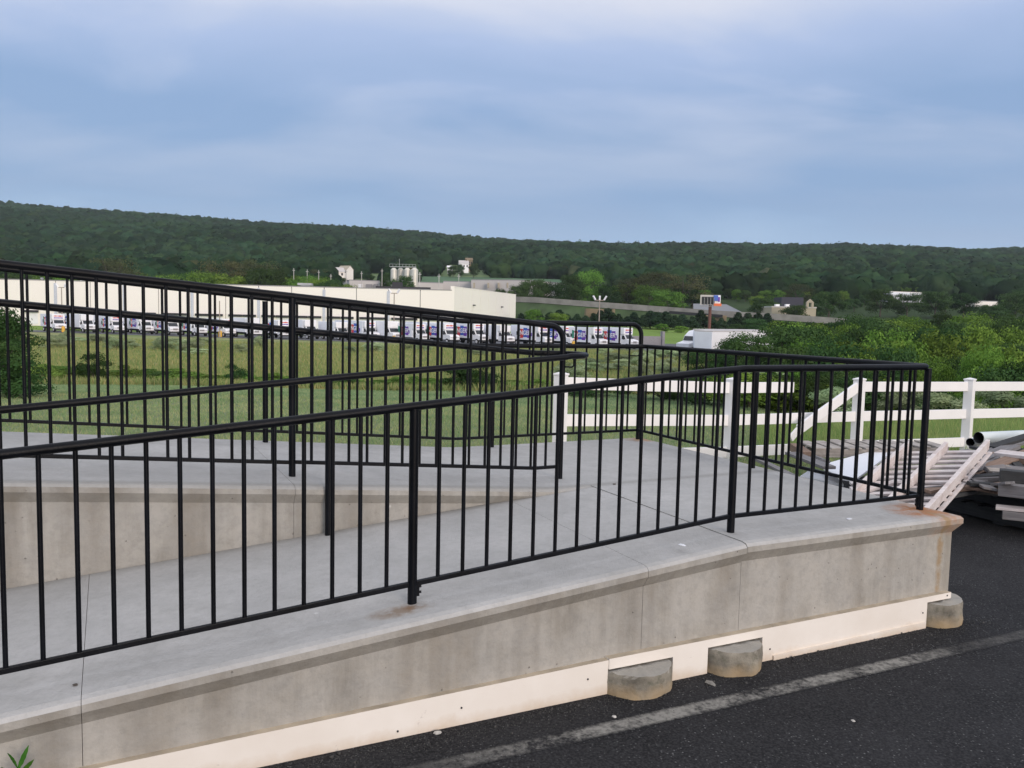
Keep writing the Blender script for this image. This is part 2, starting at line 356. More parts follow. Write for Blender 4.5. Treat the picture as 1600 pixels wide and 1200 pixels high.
# ------------------------------------------------------------------ mesh helpers
class MB:
    def __init__(s): s.v = []; s.f = []; s.m = []
    def add(s, vs, fs, mi=0):
        o = len(s.v); s.v += [tuple(p) for p in vs]; s.f += [tuple(o + i for i in f) for f in fs]; s.m += [mi] * len(fs)
    def box(s, x0, x1, y0, y1, z0, z1, mi=0, X=None):
        vs = [Vector((x, y, z)) for z in (z0, z1) for x, y in ((x0, y0), (x1, y0), (x1, y1), (x0, y1))]
        if X: vs = [X @ p for p in vs]
        s.add(vs, [(3, 2, 1, 0), (4, 5, 6, 7), (0, 1, 5, 4), (1, 2, 6, 5), (2, 3, 7, 6), (3, 0, 4, 7)], mi)
    def beam(s, a, b, w, h, up=(0, 0, 1), mi=0):
        a, b = Vector(a), Vector(b); d = (b - a).normalized(); up = Vector(up)
        side = d.cross(up).normalized(); n = side.cross(d)
        vs = []
        for p in (a, b):
            for sx, sz in ((-1, -1), (1, -1), (1, 1), (-1, 1)): vs.append(p + side * (sx * w / 2) + n * (sz * h / 2))
        s.add(vs, [(0, 1, 2, 3), (7, 6, 5, 4), (0, 4, 5, 1), (1, 5, 6, 2), (2, 6, 7, 3), (3, 7, 4, 0)], mi)
    def tube(s, pts, r, seg=14, cap=True, mi=0):
        pts = [Vector(p) for p in pts]; n = len(pts); rings = []
        rs = r if isinstance(r, (list, tuple)) else [r] * n
        t0 = (pts[1] - pts[0]).normalized()
        a = t0.orthogonal().normalized() if abs(t0.z) > .98 else t0.cross(Vector((0, 0, 1))).normalized()
        vs = []
        for i, p in enumerate(pts):
            t = ((pts[min(i + 1, n - 1)] - p).normalized() + (p - pts[max(i - 1, 0)]).normalized()).normalized() if 0 < i < n - 1 else ((pts[1] - pts[0]) if i == 0 else (pts[-1] - pts[-2])).normalized()
            a = (a - t * a.dot(t)).normalized(); b = t.cross(a)
            for k in range(seg):
                q = 2 * math.pi * k / seg; vs.append(p + (a * math.cos(q) + b * math.sin(q)) * rs[i])
        fs = [(i * seg + k, i * seg + (k + 1) % seg, (i + 1) * seg + (k + 1) % seg, (i + 1) * seg + k) for i in range(n - 1) for k in range(seg)]
        if cap: fs += [tuple(reversed(range(seg))), tuple(range((n - 1) * seg, n * seg))]
        s.add(vs, fs, mi)
    def build(s, name, mats, parent=None, smooth=False, bevel=0, world=True):
        me = bpy.data.meshes.new(name)
        off = Vector(parent.get('_o', (0, 0, 0))) if (parent and world) else Vector((0, 0, 0))
        me.from_pydata([(x - off.x, y - off.y, z - off.z) for x, y, z in s.v], [], s.f)
        if not isinstance(mats, (list, tuple)): mats = [mats]
        for m in mats: me.materials.append(m)
        me.polygons.foreach_set('material_index', s.m)
        if smooth: me.polygons.foreach_set('use_smooth', [True] * len(me.polygons))
        me.update()
        o = bpy.data.objects.new(name, me); COL.objects.link(o)
        if parent: o.parent = parent
        if smooth and hasattr(me, 'set_sharp_from_angle'): me.set_sharp_from_angle(angle=R(40))
        if bevel:
            bm = o.modifiers.new('bevel', 'BEVEL'); bm.width = bevel; bm.segments = 2; bm.limit_method = 'ANGLE'
        return o
_O1 = 'first second third fourth fifth sixth seventh eighth ninth tenth eleventh twelfth thirteenth fourteenth fifteenth sixteenth seventeenth eighteenth nineteenth'.split()
_TN = {20: 'twentieth', 30: 'thirtieth', 40: 'fortieth', 50: 'fiftieth', 60: 'sixtieth', 70: 'seventieth'}
def ordw(n):
    if n < 20: return _O1[n - 1]
    if n % 10 == 0: return _TN[n]
    return {2: 'twenty', 3: 'thirty', 4: 'forty', 5: 'fifty', 6: 'sixty', 7: 'seventy'}[n // 10] + '-' + _O1[n % 10 - 1]
PLAIN = {'colour_block', 'lettering', 'front_marking'}
def strip_marks(root):
    for c in list(root.children):
        for g_ in list(c.children):
            if g_.name.split('.')[0] in PLAIN: bpy.data.objects.remove(g_)
        if c.name.split('.')[0] in PLAIN: bpy.data.objects.remove(c)
def number(objs, fmt):
    objs = sorted(objs, key=lambda o: o.location.x / o.location.y)
    for i, o in enumerate(objs): o['label'] = fmt % ('leftmost' if i == 0 else 'rightmost' if i == len(objs) - 1 else ordw(i + 1))
def empty(name, loc=(0, 0, 0), rz=0):
    o = bpy.data.objects.new(name, None); COL.objects.link(o); o.location = loc; o.rotation_euler = (0, 0, rz)
    o.empty_display_size = .1; o['_o'] = tuple(loc) if rz == 0 else (0, 0, 0)
    return o
def tag(o, label=None, cat=None, group=None, kind=None):
    if label: o['label'] = label
    if cat: o['category'] = cat
    if group: o['group'] = group
    if kind: o['kind'] = kind
    return o
def dup(root, loc=None, rz=None, scale=None, label=None):
    r = root.copy(); COL.objects.link(r)
    if loc is not None: r.location = loc
    if rz is not None: r.rotation_euler = (0, 0, rz)
    if scale is not None: r.scale = scale
    if label: r['label'] = label
    for ch in root.children:
        c = ch.copy(); COL.objects.link(c); c.parent = r
        for g in ch.children:
            d = g.copy(); COL.objects.link(d); d.parent = c
    return r
def one(mb, name, m, label, cat, group=None, **kw):
    """a thing that is a single mesh; origin moved to its base centre"""
    v = np.array(mb.v); c = Vector(((v[:, 0].min() + v[:, 0].max()) / 2, (v[:, 1].min() + v[:, 1].max()) / 2, v[:, 2].min()))
    mb.v = [(x - c.x, y - c.y, z - c.z) for x, y, z in mb.v]
    o = mb.build(name, m, **kw); o.location = c
    return tag(o, label, cat, group)
def arr_mesh(name, verts, faces, m, tint=None, parent=None, smooth=False):
    """fast mesh from numpy arrays, all faces with the same corner count"""
    me = bpy.data.meshes.new(name); nv = len(verts); nf, k = faces.shape
    me.vertices.add(nv); me.vertices.foreach_set('co', verts.astype(np.float32).ravel())
    me.loops.add(nf * k); me.loops.foreach_set('vertex_index', faces.astype(np.int32).ravel())
    me.polygons.add(nf); me.polygons.foreach_set('loop_start', np.arange(0, nf * k, k, dtype=np.int32))
    me.polygons.foreach_set('loop_total', np.full(nf, k, dtype=np.int32))
    if smooth: me.polygons.foreach_set('use_smooth', np.ones(nf, dtype=bool))
    me.update(calc_edges=True)
    if tint is not None:
        ca = me.color_attributes.new('tint', 'FLOAT_COLOR', 'POINT')
        ca.data.foreach_set('color', np.concatenate([tint, np.ones((nv, 1))], 1).astype(np.float32).ravel())
    me.materials.append(m)
    o = bpy.data.objects.new(name, me); COL.objects.link(o)
    if parent: o.parent = parent
    return o

# ------------------------------------------------------------------ terrain
RX = [-400, 0, 200, 400, 600, 750, 900, 1000, 1100, 1300, 1400, 1500, 1590, 2000]
RO = [166, 160, 148, 139, 131, 121, 116, 115, 120, 123, 120, 119, 124, 128]
def ridge(t): return 1.1 + 1500 * np.interp(800 + t * F_PX, RX, RO) / F_PX - 12
YS = [-60, 8, 13, 60, 172, 255, 300, 350, 450, 640]
ZS = [-.640, -.640, -1.0, -3.9, -3.9, -1.6, 1.5, 5.5, 15, 31]
def zt(x, y):
    x = np.asarray(x, float); y = np.asarray(y, float)
    z = np.interp(y, YS, ZS)
    rz_ = ridge(x / np.maximum(y, 100))
    f = np.clip((y - 640) / 860, 0, 1); f2 = f ** .92
    z = np.where(y > 640, 31 + (rz_ - 31) * f2, z)
    z = np.where(y > 1500, rz_ - (y - 1500) * .05, z)
    hill = np.clip((y - 640) / 400, 0, 1)
    z = z + hill * (5 * np.sin(x * .011 + y * .006) * np.sin(y * .013 - x * .004)) * np.clip((1500 - y) / 150, 0, 1)
    tt = x / np.maximum(y, 20); sm = lambda a: np.clip(a, 0, 1) ** 2 * (3 - 2 * np.clip(a, 0, 1))
    z = z - 3.6 * sm((y - 25) / 22) * sm((tt - .29) / .06) * sm((230 - y) / 90) * np.where(y > 85, sm((tt - .31) / .05), 1)
    # slow swells in the meadow
    k = np.clip((y - 14) / 20, 0, 1) * np.clip((125 - y) / 25, 0, 1)
    z = z + k * .16 * np.sin(x * .23 + 1.0) * np.sin(y * .17 + x * .05)
    return z
ys = np.concatenate([np.arange(-60, 6, 6), np.arange(6, 80, 1.5), np.arange(80, 300, 5), np.arange(300, 1700, 14), np.arange(1700, 2300, 60)])
ts = np.linspace(-1.15, 1.15, 161)
gx = ts[None, :] * (ys[:, None] + 90); gy = np.repeat(ys[:, None], len(ts), 1)
gz = zt(gx, gy); nr, nc = gx.shape
idx = np.arange(nr * nc).reshape(nr, nc)
fc = np.stack([idx[:-1, :-1], idx[:-1, 1:], idx[1:, 1:], idx[1:, :-1]], -1).reshape(-1, 4)
g = arr_mesh('ground', np.stack([gx, gy, gz], -1).reshape(-1, 3), fc, M_GROUND, smooth=True); tag(g, kind='structure')

# parking asphalt near the ramp
mb = MB()
pts = [W(-30, -14), W(9, -14), W(9, 3.4), W(5.0, 3.3), W(2.4, 3.3), W(1.6, 2.6), W(.06, 2.4), W(.06, 0), W(-30, 0)]
mb.add([(p.x, p.y, -.630) for p in pts], [tuple(range(len(pts)))])
tag(mb.build('asphalt', M_ASPH), kind='structure')
mb = MB(); a0, a1 = -3.6, 1.2
n = 40
top = [W(a0 + (a1 - a0) * i / n, -.403 - .045 * (i / n) + .006 * rng.uniform(-1, 1), -.6285) for i in range(n + 1)]
bot = [W(a0 + (a1 - a0) * i / n, -.512 - .045 * (i / n) + .006 * rng.uniform(-1, 1), -.6285) for i in range(n + 1)]
mb.add(top + bot, [(i, n + 1 + i, n + 2 + i, i + 1) for i in range(n)])
tag(mb.build('parking_line', M_STRIPE), kind='structure')
# truck lot far below
mb = MB()
mb.add([(x, y, -3.86) for x, y in ((-112, 164.5), (17.9, 131.5), (18, 96), (75, 96), (75, 171), (-112, 171))], [tuple(range(6))])
tag(mb.build('truck_lot', M_LOT), kind='structure')

# ------------------------------------------------------------------ the concrete ramp
SL = 1 / 12
def z_low(u): return SL * (u + 1.45) if u < -1.45 else 0.0
def z_up(u): return SL * (-1.78 - u) if u < -1.78 else 0.0
PROF = [(-.040, .0), (-.012, -.006), (0.0, -.020), (0.0, -.048), (-.040, -.104)]   # (outward offset, drop) of the nosing
def block(name, u0, u1, v0, v1, zf, lips, parent, zb=-1.3, wallv=.05):
    """slab with a nosing on the named sides; u0..v1 are the outer edges of the nosing or the plain cut sides"""
    mb = MB(); us = [u0, u1]
    if u0 < -1.78 < u1: us = [u0, -1.78, -1.45, u1] if u1 > -1.45 else [u0, -1.78, u1]
    elif u0 < -1.45 < u1: us = [u0, -1.45, u1]
    rings = []
    for off, dz in PROF + [(-.040, None)]:
        a = us[0] - (off if 'u0' in lips else 0); b = us[-1] + (off if 'u1' in lips else 0)
        c = v0 - (off if 'v0' in lips else 0); d = v1 + (off if 'v1' in lips else 0)
        uu = [a] + us[1:-1] + [b]
        z = lambda q: zb if dz is None else zf(min(max(q, us[0]), us[-1])) + dz
        rings.append([W(q, c, z(q)) for q in uu] + [W(q, d, z(q)) for q in reversed(uu)])
    m = len(rings[0]); k = m // 2
    mb.v = [tuple(p) for r in rings for p in r]
    for i in range(k - 1): mb.f.append((i, i + 1, m - 2 - i, m - 1 - i))
    for r in range(len(rings) - 1):
        for i in range(m): mb.f.append((r * m + i, (r + 1) * m + i, (r + 1) * m + (i + 1) % m, r * m + (i + 1) % m))
    mb.m = [0] * len(mb.f)
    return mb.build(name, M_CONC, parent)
ramp_o = empty('wheelchair_ramp', W(-2, 1.3, -.63))
tag(ramp_o, 'pale grey concrete switchback wheelchair ramp with rounded nosing and rust-stained corner', 'ramp')
G = .0010
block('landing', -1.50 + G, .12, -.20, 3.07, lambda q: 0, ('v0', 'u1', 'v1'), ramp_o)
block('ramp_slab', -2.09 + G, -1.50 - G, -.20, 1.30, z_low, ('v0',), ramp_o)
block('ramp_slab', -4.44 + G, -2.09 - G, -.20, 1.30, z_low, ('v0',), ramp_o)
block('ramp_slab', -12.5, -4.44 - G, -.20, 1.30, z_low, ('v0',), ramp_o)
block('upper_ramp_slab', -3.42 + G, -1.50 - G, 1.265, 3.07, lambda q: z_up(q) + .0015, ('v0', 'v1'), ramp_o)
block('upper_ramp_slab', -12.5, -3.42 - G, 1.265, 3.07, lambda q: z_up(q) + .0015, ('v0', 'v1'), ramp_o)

# ------------------------------------------------------------------ railings
RR, RP, RK = .0188, .0200, .0090     # rail, post, picket radius
def unit_cyl(r, seg=12):
    mb = MB(); mb.tube([(0, 0, 0), (0, 0, 1)], r, seg); return mb
def bar_copy(mesh_o, parent, base, h, first):
    o = mesh_o if first else mesh_o.copy()
    if not first: COL.objects.link(o)
    o.parent = parent; o.location = base - Vector(parent['_o']); o.scale = (1, 1, h); return o
def pickets(parent, spots):
    pk = unit_cyl(RK, 10).build('picket', M_BLACK, None, smooth=True)
    for i, (b, h) in enumerate(spots): bar_copy(pk, parent, b, h, i == 0)
def arc(c, r, a0, a1, ex, ey, n=8): return [c + ex * (r * math.cos(a0 + (a1 - a0) * i / n)) + ey * (r * math.sin(a0 + (a1 - a0) * i / n)) for i in range(n + 1)]
Zv = Vector((0, 0, 1))
def post(parent, p, h, flange=True):
    mb = MB(); mb.tube([p, p + Zv * h], RP, 18)
    o = mb.build('post', M_BLACK, parent, smooth=True)
    return o
def clamp(parent, p, side, h=.05):
    mb = MB(); mb.beam(p + side * (RP + .004), p + side * (RP + .004) + Zv * h, .016, .012, up=side)
    mb.tube([p + side * (RP + .008) + Zv * h * .3, p + side * (RP + .02) + Zv * h * .3], .006, 8); mb.tube([p + side * (RP + .008) + Zv * h * .8, p + side * (RP + .02) + Zv * h * .8], .006, 8)
    return mb.build('clamp', M_BLACK, parent)

HA = .852
# 1: outer railing: lower ramp edge, landing front and landing end, running on as the handrail of the back railing
rl = empty('outer_railing', W(0, 0, 0))
tag(rl, 'black metal railing along the outer edge of the lower ramp and round the landing', 'railing')
def za(u): return z_low(u)
pth = [W(u, 0, za(u) + HA) for u in (-8.2, -5, -3.2, -1.60)] + [W(-1.48, 0, HA - .006), W(-1.40, 0, HA)]
pth += [W(-.06, 0, HA)] + arc(W(-.04, .04, HA), .04, -math.pi / 2, 0, U, V, 6)[1:] + [W(0, 1.4, HA), W(0, 2.80, HA)]
pth += arc(W(-.07, 2.80, HA), .07, 0, math.pi / 2, U, V, 6)[1:] + [W(-.4, 2.87, HA), W(-1.75, 2.87, HA), W(-8.2, 2.87, HA + SL * 6.45)]
mb = MB(); mb.tube(pth, RR, 16); mb.build('top_rail', M_BLACK, rl, smooth=True)
BR = .085
for u0, u1 in ((-8.2, -4.91), (-4.91, -3.177), (-3.177, -1.437), (-1.437, 0)):
    mb = MB(); e = .016
    mb.beam(W(u0 + e, 0, za(u0 + e) + BR), W(u1 - e, 0, za(u1 - e) + BR), .020, .022); mb.build('bottom_rail', M_BLACK, rl, bevel=.003)
for v0, v1 in ((0, 1.433), (1.433, 2.95)):
    mb = MB(); mb.beam(W(0, v0 + .016, BR + .002), W(0, v1 - .016, BR + .002), .020, .022); mb.build('bottom_rail', M_BLACK, rl, bevel=.003)
for u in (-6.65, -4.91, -3.177, -1.437): post(rl, W(u, 0, za(u) - .01), HA)
post(rl, W(0, .0, -.01), HA); post(rl, W(0, 1.433, -.01), HA)
clamp(rl, W(-3.177, 0, za(-3.177) + .03), U); clamp(rl, W(0, 0, .02), -U)
sp = []
def between(a, b, n): return [a + (b - a) * (i + 1) / n for i in range(n - 1)]
for u in between(-6.65, -4.91, 15) + between(-4.91, -3.177, 15) + between(-3.177, -1.437, 15) + between(-1.437, 0, 13): sp.append((W(u, 0, za(u) + BR), HA - BR))
for v in between(0, 1.433, 12) + between(1.433, 2.95, 13): sp.append((W(0, v, BR), HA - BR))
pickets(rl, sp)

# 2: back railing of the upper ramp, tall guard
HG = 1.05
rb = empty('back_railing', W(-1.5, 2.95, 0))
tag(rb, 'black metal guard railing along the grass side of the upper ramp with a curved end', 'railing')
def zu(u): return z_up(u)
ep = W(0.01, 2.95, 0)
mb = MB(); rr = .10
pp = [W(-8.2, 2.95, zu(-8.2) + HG + .02), W(-5, 2.95, zu(-5) + HG + .018), W(-3.2, 2.95, zu(-3.2) + HG + .012), W(-1.80, 2.95, HG + .002), W(-1.74, 2.95, HG - .002), W(-1.0, 2.95, HG - .002), W(.01 - rr, 2.95, HG - .004)]
pp += arc(W(.01 - rr, 2.95, HG - .004 - rr), rr, math.pi / 2, 0, U, Zv, 8)[1:] + [W(.01, 2.95, .5), W(.01, 2.95, -.01)]
mb.tube(pp, RP, 16); mb.build('top_rail', M_BLACK, rb, smooth=True)
for u in (-5.15, -3.30, -1.46): post(rb, W(u, 2.95, zu(u) - .01), HG)
for u0, u1 in ((-8.2, -5.15), (-5.15, -3.30), (-3.30, -1.78), (-1.78, -1.46), (-1.46, 0)):
    mb = MB(); e = .016 if u1 != -1.78 else 0; mb.beam(W(u0 + (0 if u0 == -1.78 else .016), 2.95, zu(u0) + BR), W(u1 - e, 2.95, zu(u1) + BR), .020, .022); mb.build('bottom_rail', M_BLACK, rb, bevel=.003)
pickets(rb, [(W(u, 2.95, zu(u) + BR), HG - BR - .004) for u in between(-7, -5.15, 16) + between(-5.15, -3.30, 16) + between(-3.30, -1.46, 16) + between(-1.46, 0, 13)])
def bracket(parent, p, outd, l, h):
    mb = MB(); q = p + outd * l
    mb.tube([p, q - outd * .015, q - outd * .005 + Zv * .005, q + Zv * .016, q + Zv * h], .0055, 8)
    return mb.build('rail_bracket', M_BLACK, parent, smooth=True)
bracket(rb, W(-.115, 2.95, .765), (U * .5 - V * .4).normalized(), .09, .08)
bracket(rb, W(-3.28, 2.95, zu(-3.28) + .78), -V, .08, .07)

# 3: divider railing between the two ramps with the handrail that wraps round its end
rd = empty('divider_railing', W(-2, 1.55, 0))
tag(rd, 'black divider railing between the two ramps, its handrail looping round the curved end', 'railing')
mb = MB(); rr = .10; ue = -1.585; vd = 1.56
pp = [W(-8.2, vd, zu(-8.2) + HG), W(-5, vd, zu(-5) + HG), W(-1.85, vd, HG + .006), W(ue - rr, vd, HG - .01)]
pp += arc(W(ue - rr, vd, HG - .01 - rr), rr, math.pi / 2, 0, U, Zv, 8)[1:] + [W(ue, vd, .5), W(ue, vd, -.01)]
mb.tube(pp, RP, 16); mb.build('top_rail', M_BLACK, rd, smooth=True)
for u in (-5.17, -3.379): post(rd, W(u, vd, zu(u) - .01), HG)
for u0, u1 in ((-8.2, -5.17), (-5.17, -3.379), (-3.379, -1.78), (-1.78, ue)):
    mb = MB(); e = .016 if u1 != -1.78 else 0; mb.beam(W(u0 + (0 if u0 == -1.78 else .016), vd, zu(u0) + BR), W(u1 - e, vd, zu(u1) + BR), .020, .022); mb.build('bottom_rail', M_BLACK, rd, bevel=.003)
pickets(rd, [(W(u, vd, zu(u) + BR), HG - BR) for u in between(-6.95, -5.17, 16) + between(-5.17, -3.379, 16) + between(-3.379, ue, 16)])
vh, vl = 1.64, 1.245; rm = (vh - vl) / 2; ut = -1.705
pp = [W(-8.2, vh, HA + SL * 6.45), W(-1.76, vh, HA + .001), W(ut, vh, HA)]
pp += arc(W(ut, vl + rm, HA), rm, math.pi / 2, -math.pi / 2, U, V, 12)[1:]
pp += [W(-1.74, vl, HA - .006), W(-3.2, vl, z_low(-3.2) + HA + .03), W(-8.2, vl, z_low(-8.2) + HA + .03)]
mb = MB(); mb.tube(pp, RR, 16); mb.build('handrail', M_BLACK, rd, smooth=True)
for u in (-6.6, -4.93, -3.24): 
    if u != -4.93: post(rd, W(u, vl, z_low(u) - .01), HA + .03)
bracket(rd, W(ue, vd, .765), (U * .55 - V * .84).normalized(), .085, .08)
bracket(rd, W(-3.379, vd, zu(-3.379) + .79), V, .08, .07)

# ------------------------------------------------------------------ white skirt boards and round footings
def skirt(name, u0, u1, ztop0, ztop1, notches, label, v0=-.155, v1=-.196, zb=-.66):
    mb = MB(); cuts = sorted({u0, u1, *[c for n_ in notches for c in n_[:2]]})
    zf = lambda q: ztop0 + (ztop1 - ztop0) * (q - u0) / (u1 - u0)
    for a, b in zip(cuts[:-1], cuts[1:]):
        zl = zb
        for n_ in notches:
            if a >= n_[0] - 1e-6 and b <= n_[1] + 1e-6: zl = n_[2]
        vs = [W(q, v, z) for (v) in (v0, v1) for q, z in ((a, zl), (b, zl), (b, zf(b)), (a, zf(a)))]
        mb.add(vs, [(0, 1, 2, 3), (7, 6, 5, 4)]); mb.add(vs, [(2, 6, 7, 3)], 0); mb.f[-1] = mb.f[-1]; mb.m[-1] = 1
        mb.add(vs, [(0, 4, 5, 1)])
        mb.add(vs, [(0, 3, 7, 4), (1, 5, 6, 2)])
    return one(mb, name, [M_BOARD, M_TAN], label, 'board', 'white boards along the foot of the ramp')
FU = [(-2.115, .185, -.524), (-1.545, .172, -.512), (.010, .170, -.497)]
skirt('skirt_board', -2.20, .055, -.462, -.450, [(FU[0][0] - .175, FU[0][0] + .185, -.512), (FU[1][0] - .175, FU[1][0] + .172, -.500), (FU[2][0] - .155, .055, -.485)],
      'white board along the foot of the wall, notched over the three round footings', v0=-.157, v1=-.199)
skirt('skirt_board', -7.5, -2.215, -.565, -.468, [(FU[0][0] - .178, -2.2151, -.512)],
      'long white board at the foot of the lower ramp wall, left of the footings', v1=-.193)
mb = MB()
for u, z in ((-3.02, -.555), (-2.40, -.540), (-1.32, -.57), (-.18, -.54), (-.19, -.61), (.02, -.465), (-3.3, -.6)):
    p = W(u, -.199 if u > -2.2 else -.193, z); mb.tube([p, p - V * .003], .0045, 8)
o = mb.build('screw_heads', M_DARK, None)
o.parent = [c for c in bpy.data.objects if c.name == 'skirt_board'][0]; o.matrix_parent_inverse = Matrix.Translation(-Vector(o.parent.location))
mb = MB()   # lower strip seen at the right under the board
mb.beam(W(-1.30, -.205, -.632), W(-.16, -.205, -.622), .010, .05); one(mb, 'trim_strip', M_BOARD, 'thin cream trim strip on the asphalt under the right skirt board', 'strip')
for i, (u, r, zt_) in enumerate(FU):
    mb = MB(); seg, lev = 64, 14; c = W(u, -.135 if i < 2 else -.10, 0)
    vs = []
    for k in range(lev + 1):
        z = -.66 + (zt_ + .66) * k / lev
        for j in range(seg):
            a = 2 * math.pi * j / seg; d = Vector((math.cos(a), math.sin(a), 0))
            nz = mnoise.noise(Vector((d.x * 2.2 + i * 7, d.y * 2.2, z * 9))) * .010 + mnoise.noise(Vector((d.x * 9 + i * 3, d.y * 9, z * 40))) * .004
            e = (-.003 - .012 * max(0, mnoise.noise(Vector((d.x * 5 + i * 9, d.y * 5, 3))))) if k == lev else 0
            vs.append(c + d * (r + nz + e + (.008 if k == 0 else 0)) + Zv * (z + mnoise.noise(d * 3 + Vector((i, 0, 0))) * (.006 if k == lev else 0)))
    fs = [(k * seg + j, k * seg + (j + 1) % seg, (k + 1) * seg + (j + 1) % seg, (k + 1) * seg + j) for k in range(lev) for j in range(seg)]
    # rough top: two inner rings
    for f_, dz in ((.6, .002), (.25, -.002)):
        for j in range(seg):
            a = 2 * math.pi * j / seg; d = Vector((math.cos(a), math.sin(a), 0))
            vs.append(c + d * r * f_ + Zv * (zt_ + dz + .010 * mnoise.noise(d * (6 * f_) + Vector((i * 5, 2, 0)))))
    for q in range(2):
        o1 = (lev + q) * seg
        fs += [(o1 + j, o1 + (j + 1) % seg, o1 + seg + (j + 1) % seg, o1 + seg + j) for j in range(seg)]
    fs.append(tuple((lev + 2) * seg + j for j in range(seg)))
    mb.add(vs, fs)
    one(mb, 'concrete_footing', M_FOOT, ['rough round concrete footing with an orange-stained left side, leftmost of three', 'chipped round concrete footing in the middle of the three under the ramp',
        'round concrete footing with a stained base under the rusty corner of the landing'][i], 'footing', 'round concrete footings under the ramp', smooth=True)

# loose stones and chips on the asphalt
def chip(name, p, s, m, label, cat, seed, flat=.5):
    bm = bmesh.new(); bmesh.ops.create_icosphere(bm, subdivisions=2, radius=1)
    for v in bm.verts:
        n_ = mnoise.noise(v.co * 1.3 + Vector((seed, 0, 0))); v.co *= 1 + n_ * .55; v.co.x *= s * 1.3; v.co.y *= s; v.co.z *= s * flat
    me = bpy.data.meshes.new(name); bm.to_mesh(me); bm.free(); me.materials.append(m)
    o = bpy.data.objects.new(name, me); COL.objects.link(o); o.location = p; o.rotation_euler = (0, 0, seed)
    return tag(o, label, cat)
M_STONE = simple('stone', (.22, .21, .19), rough=.9, var=.3, scale=40)
M_PALE = simple('pale_stone', (.50, .48, .44), rough=.9, var=.2, scale=40)
def gp(px, py, z=-.63):
    d = cam_f + cam_r * ((px - 800) / F_PX) + cam_u * ((600 - py) / F_PX); return cam_o + d * ((z - CAM_H) / d.z)
chip('stone_chip', gp(1115, 1047) + Zv * .006, .030, M_STONE, 'flat grey stone chip lying in front of the middle footing', 'stone', 1.2, .3)
chip('stone_chip', gp(1110, 1069) + Zv * .005, .022, M_STONE, 'grey stone chip lying alone between the two left footings and the worn line', 'stone', 2.1, .35)
chip('pebble', gp(683, 1146) + Zv * .004, .013, M_PALE, 'tan pebble beside the long left white board', 'stone', 3.3, .5)
chip('pebble', gp(960, 1121) + Zv * .004, .009, M_PALE, 'small whitish pebble at the left end of the worn parking line', 'stone', .4, .5)
chip('pebble', gp(1333, 1127) + Zv * .003, .007, M_PALE, 'tiny white pebble alone on the open asphalt', 'stone', 5.1, .5)
# loose grit washed against the boards: far too many to count
n = 2600
M_GRIT = simple('dark_grit', (.065, .062, .058), rough=.95, var=.5, scale=90)
gu = nrg.uniform(-4.2, .3, n); gv = -.21 - np.abs(nrg.normal(0, .085, n)); gs = nrg.uniform(.0010, .0034, n) * (1 + (nrg.random(n) < .03) * 1.6)
ct = np.array([tuple(W(a, b, -.629)) for a, b in zip(gu, gv)])
tet = np.array([[1, 1, 1], [-1, -1, 1], [-1, 1, -1], [1, -1, -1]], float)
vv = tet[None] * gs[:, None, None] * nrg.uniform(.5, 1.2, (n, 4, 1)) + ct[:, None, :]
ff = (np.array([[0, 1, 2], [0, 3, 1], [0, 2, 3], [1, 3, 2]])[None] + (np.arange(n) * 4)[:, None, None]).reshape(-1, 3)
tag(arr_mesh('grit', vv.reshape(-1, 3), ff, M_GRIT), 'loose dark grit washed up against the foot of the white boards', 'grit', kind='stuff')

# weed at the bottom left corner
chip('paint_fleck', gp(1066, 852, .001) + Zv * .002, .016, M_WHITE, 'small white fleck on the ramp top beside the outer railing post', 'fleck', 2.0, .12)
chip('paint_fleck', gp(1327, 811, 0) + Zv * .002, .016, M_WHITE, 'white fleck on the landing edge below the pickets, left of the rust', 'fleck', 4.0, .12)
chip('twig', gp(118, 1071, -.25) + Zv * .003, .008, M_BARK, 'tiny dark twig on the ramp top near the left edge', 'twig', .3, .3)
chip('twig', gp(960, 757, 0) + Zv * .003, .010, M_BARK, 'tiny dark twig on the landing beyond the pickets', 'twig', .8, .3)
wd = empty('weed', W(-4.63, -.24, -.63)); tag(wd, 'small green leafy weed growing against the wall in the bottom left corner', 'weed')
def leaf(parent, base, tip, wid, bend):
    base, tip = Vector(base), Vector(tip); d = tip - base; s = d.cross(cam_f).normalized(); n_ = s.cross(d).normalized()
    mb = MB(); vs = []; K = 9
    for i in range(K + 1):
        f = i / K; w = wid * math.sin(math.pi * min(1, f * .93 + .05)) ** .8 * (1 + .18 * (i % 2)); p = base + d * f + n_ * (bend * f * f)
        vs += [p - s * w + n_ * w * .35, p, p + s * w + n_ * w * .35]
    mb.add(vs, [(3 * i + k, 3 * i + k + 1, 3 * i + k + 4, 3 * i + k + 3) for i in range(K) for k in (0, 1)])
    return mb.build('leaf', M_WEED, parent, smooth=True)
wb = W(-4.63, -.24, -.44)
leaf(wd, wb, W(-4.600, -.25, -.358), .0075, .01); leaf(wd, wb + Zv * .01, W(-4.652, -.24, -.366), .005, -.01); leaf(wd, wb - Zv * .02, W(-4.585, -.26, -.405), .007, .01)
leaf(wd, wb - Zv * .03, W(-4.675, -.26, -.415), .007, .01); leaf(wd, wb - Zv * .05, W(-4.60, -.28, -.45), .010, .02)
mb = MB(); mb.tube([W(-4.63, -.235, -.64), W(-4.632, -.238, -.54), wb], .003, 8); mb.build('stem', M_WEED, wd, smooth=True)

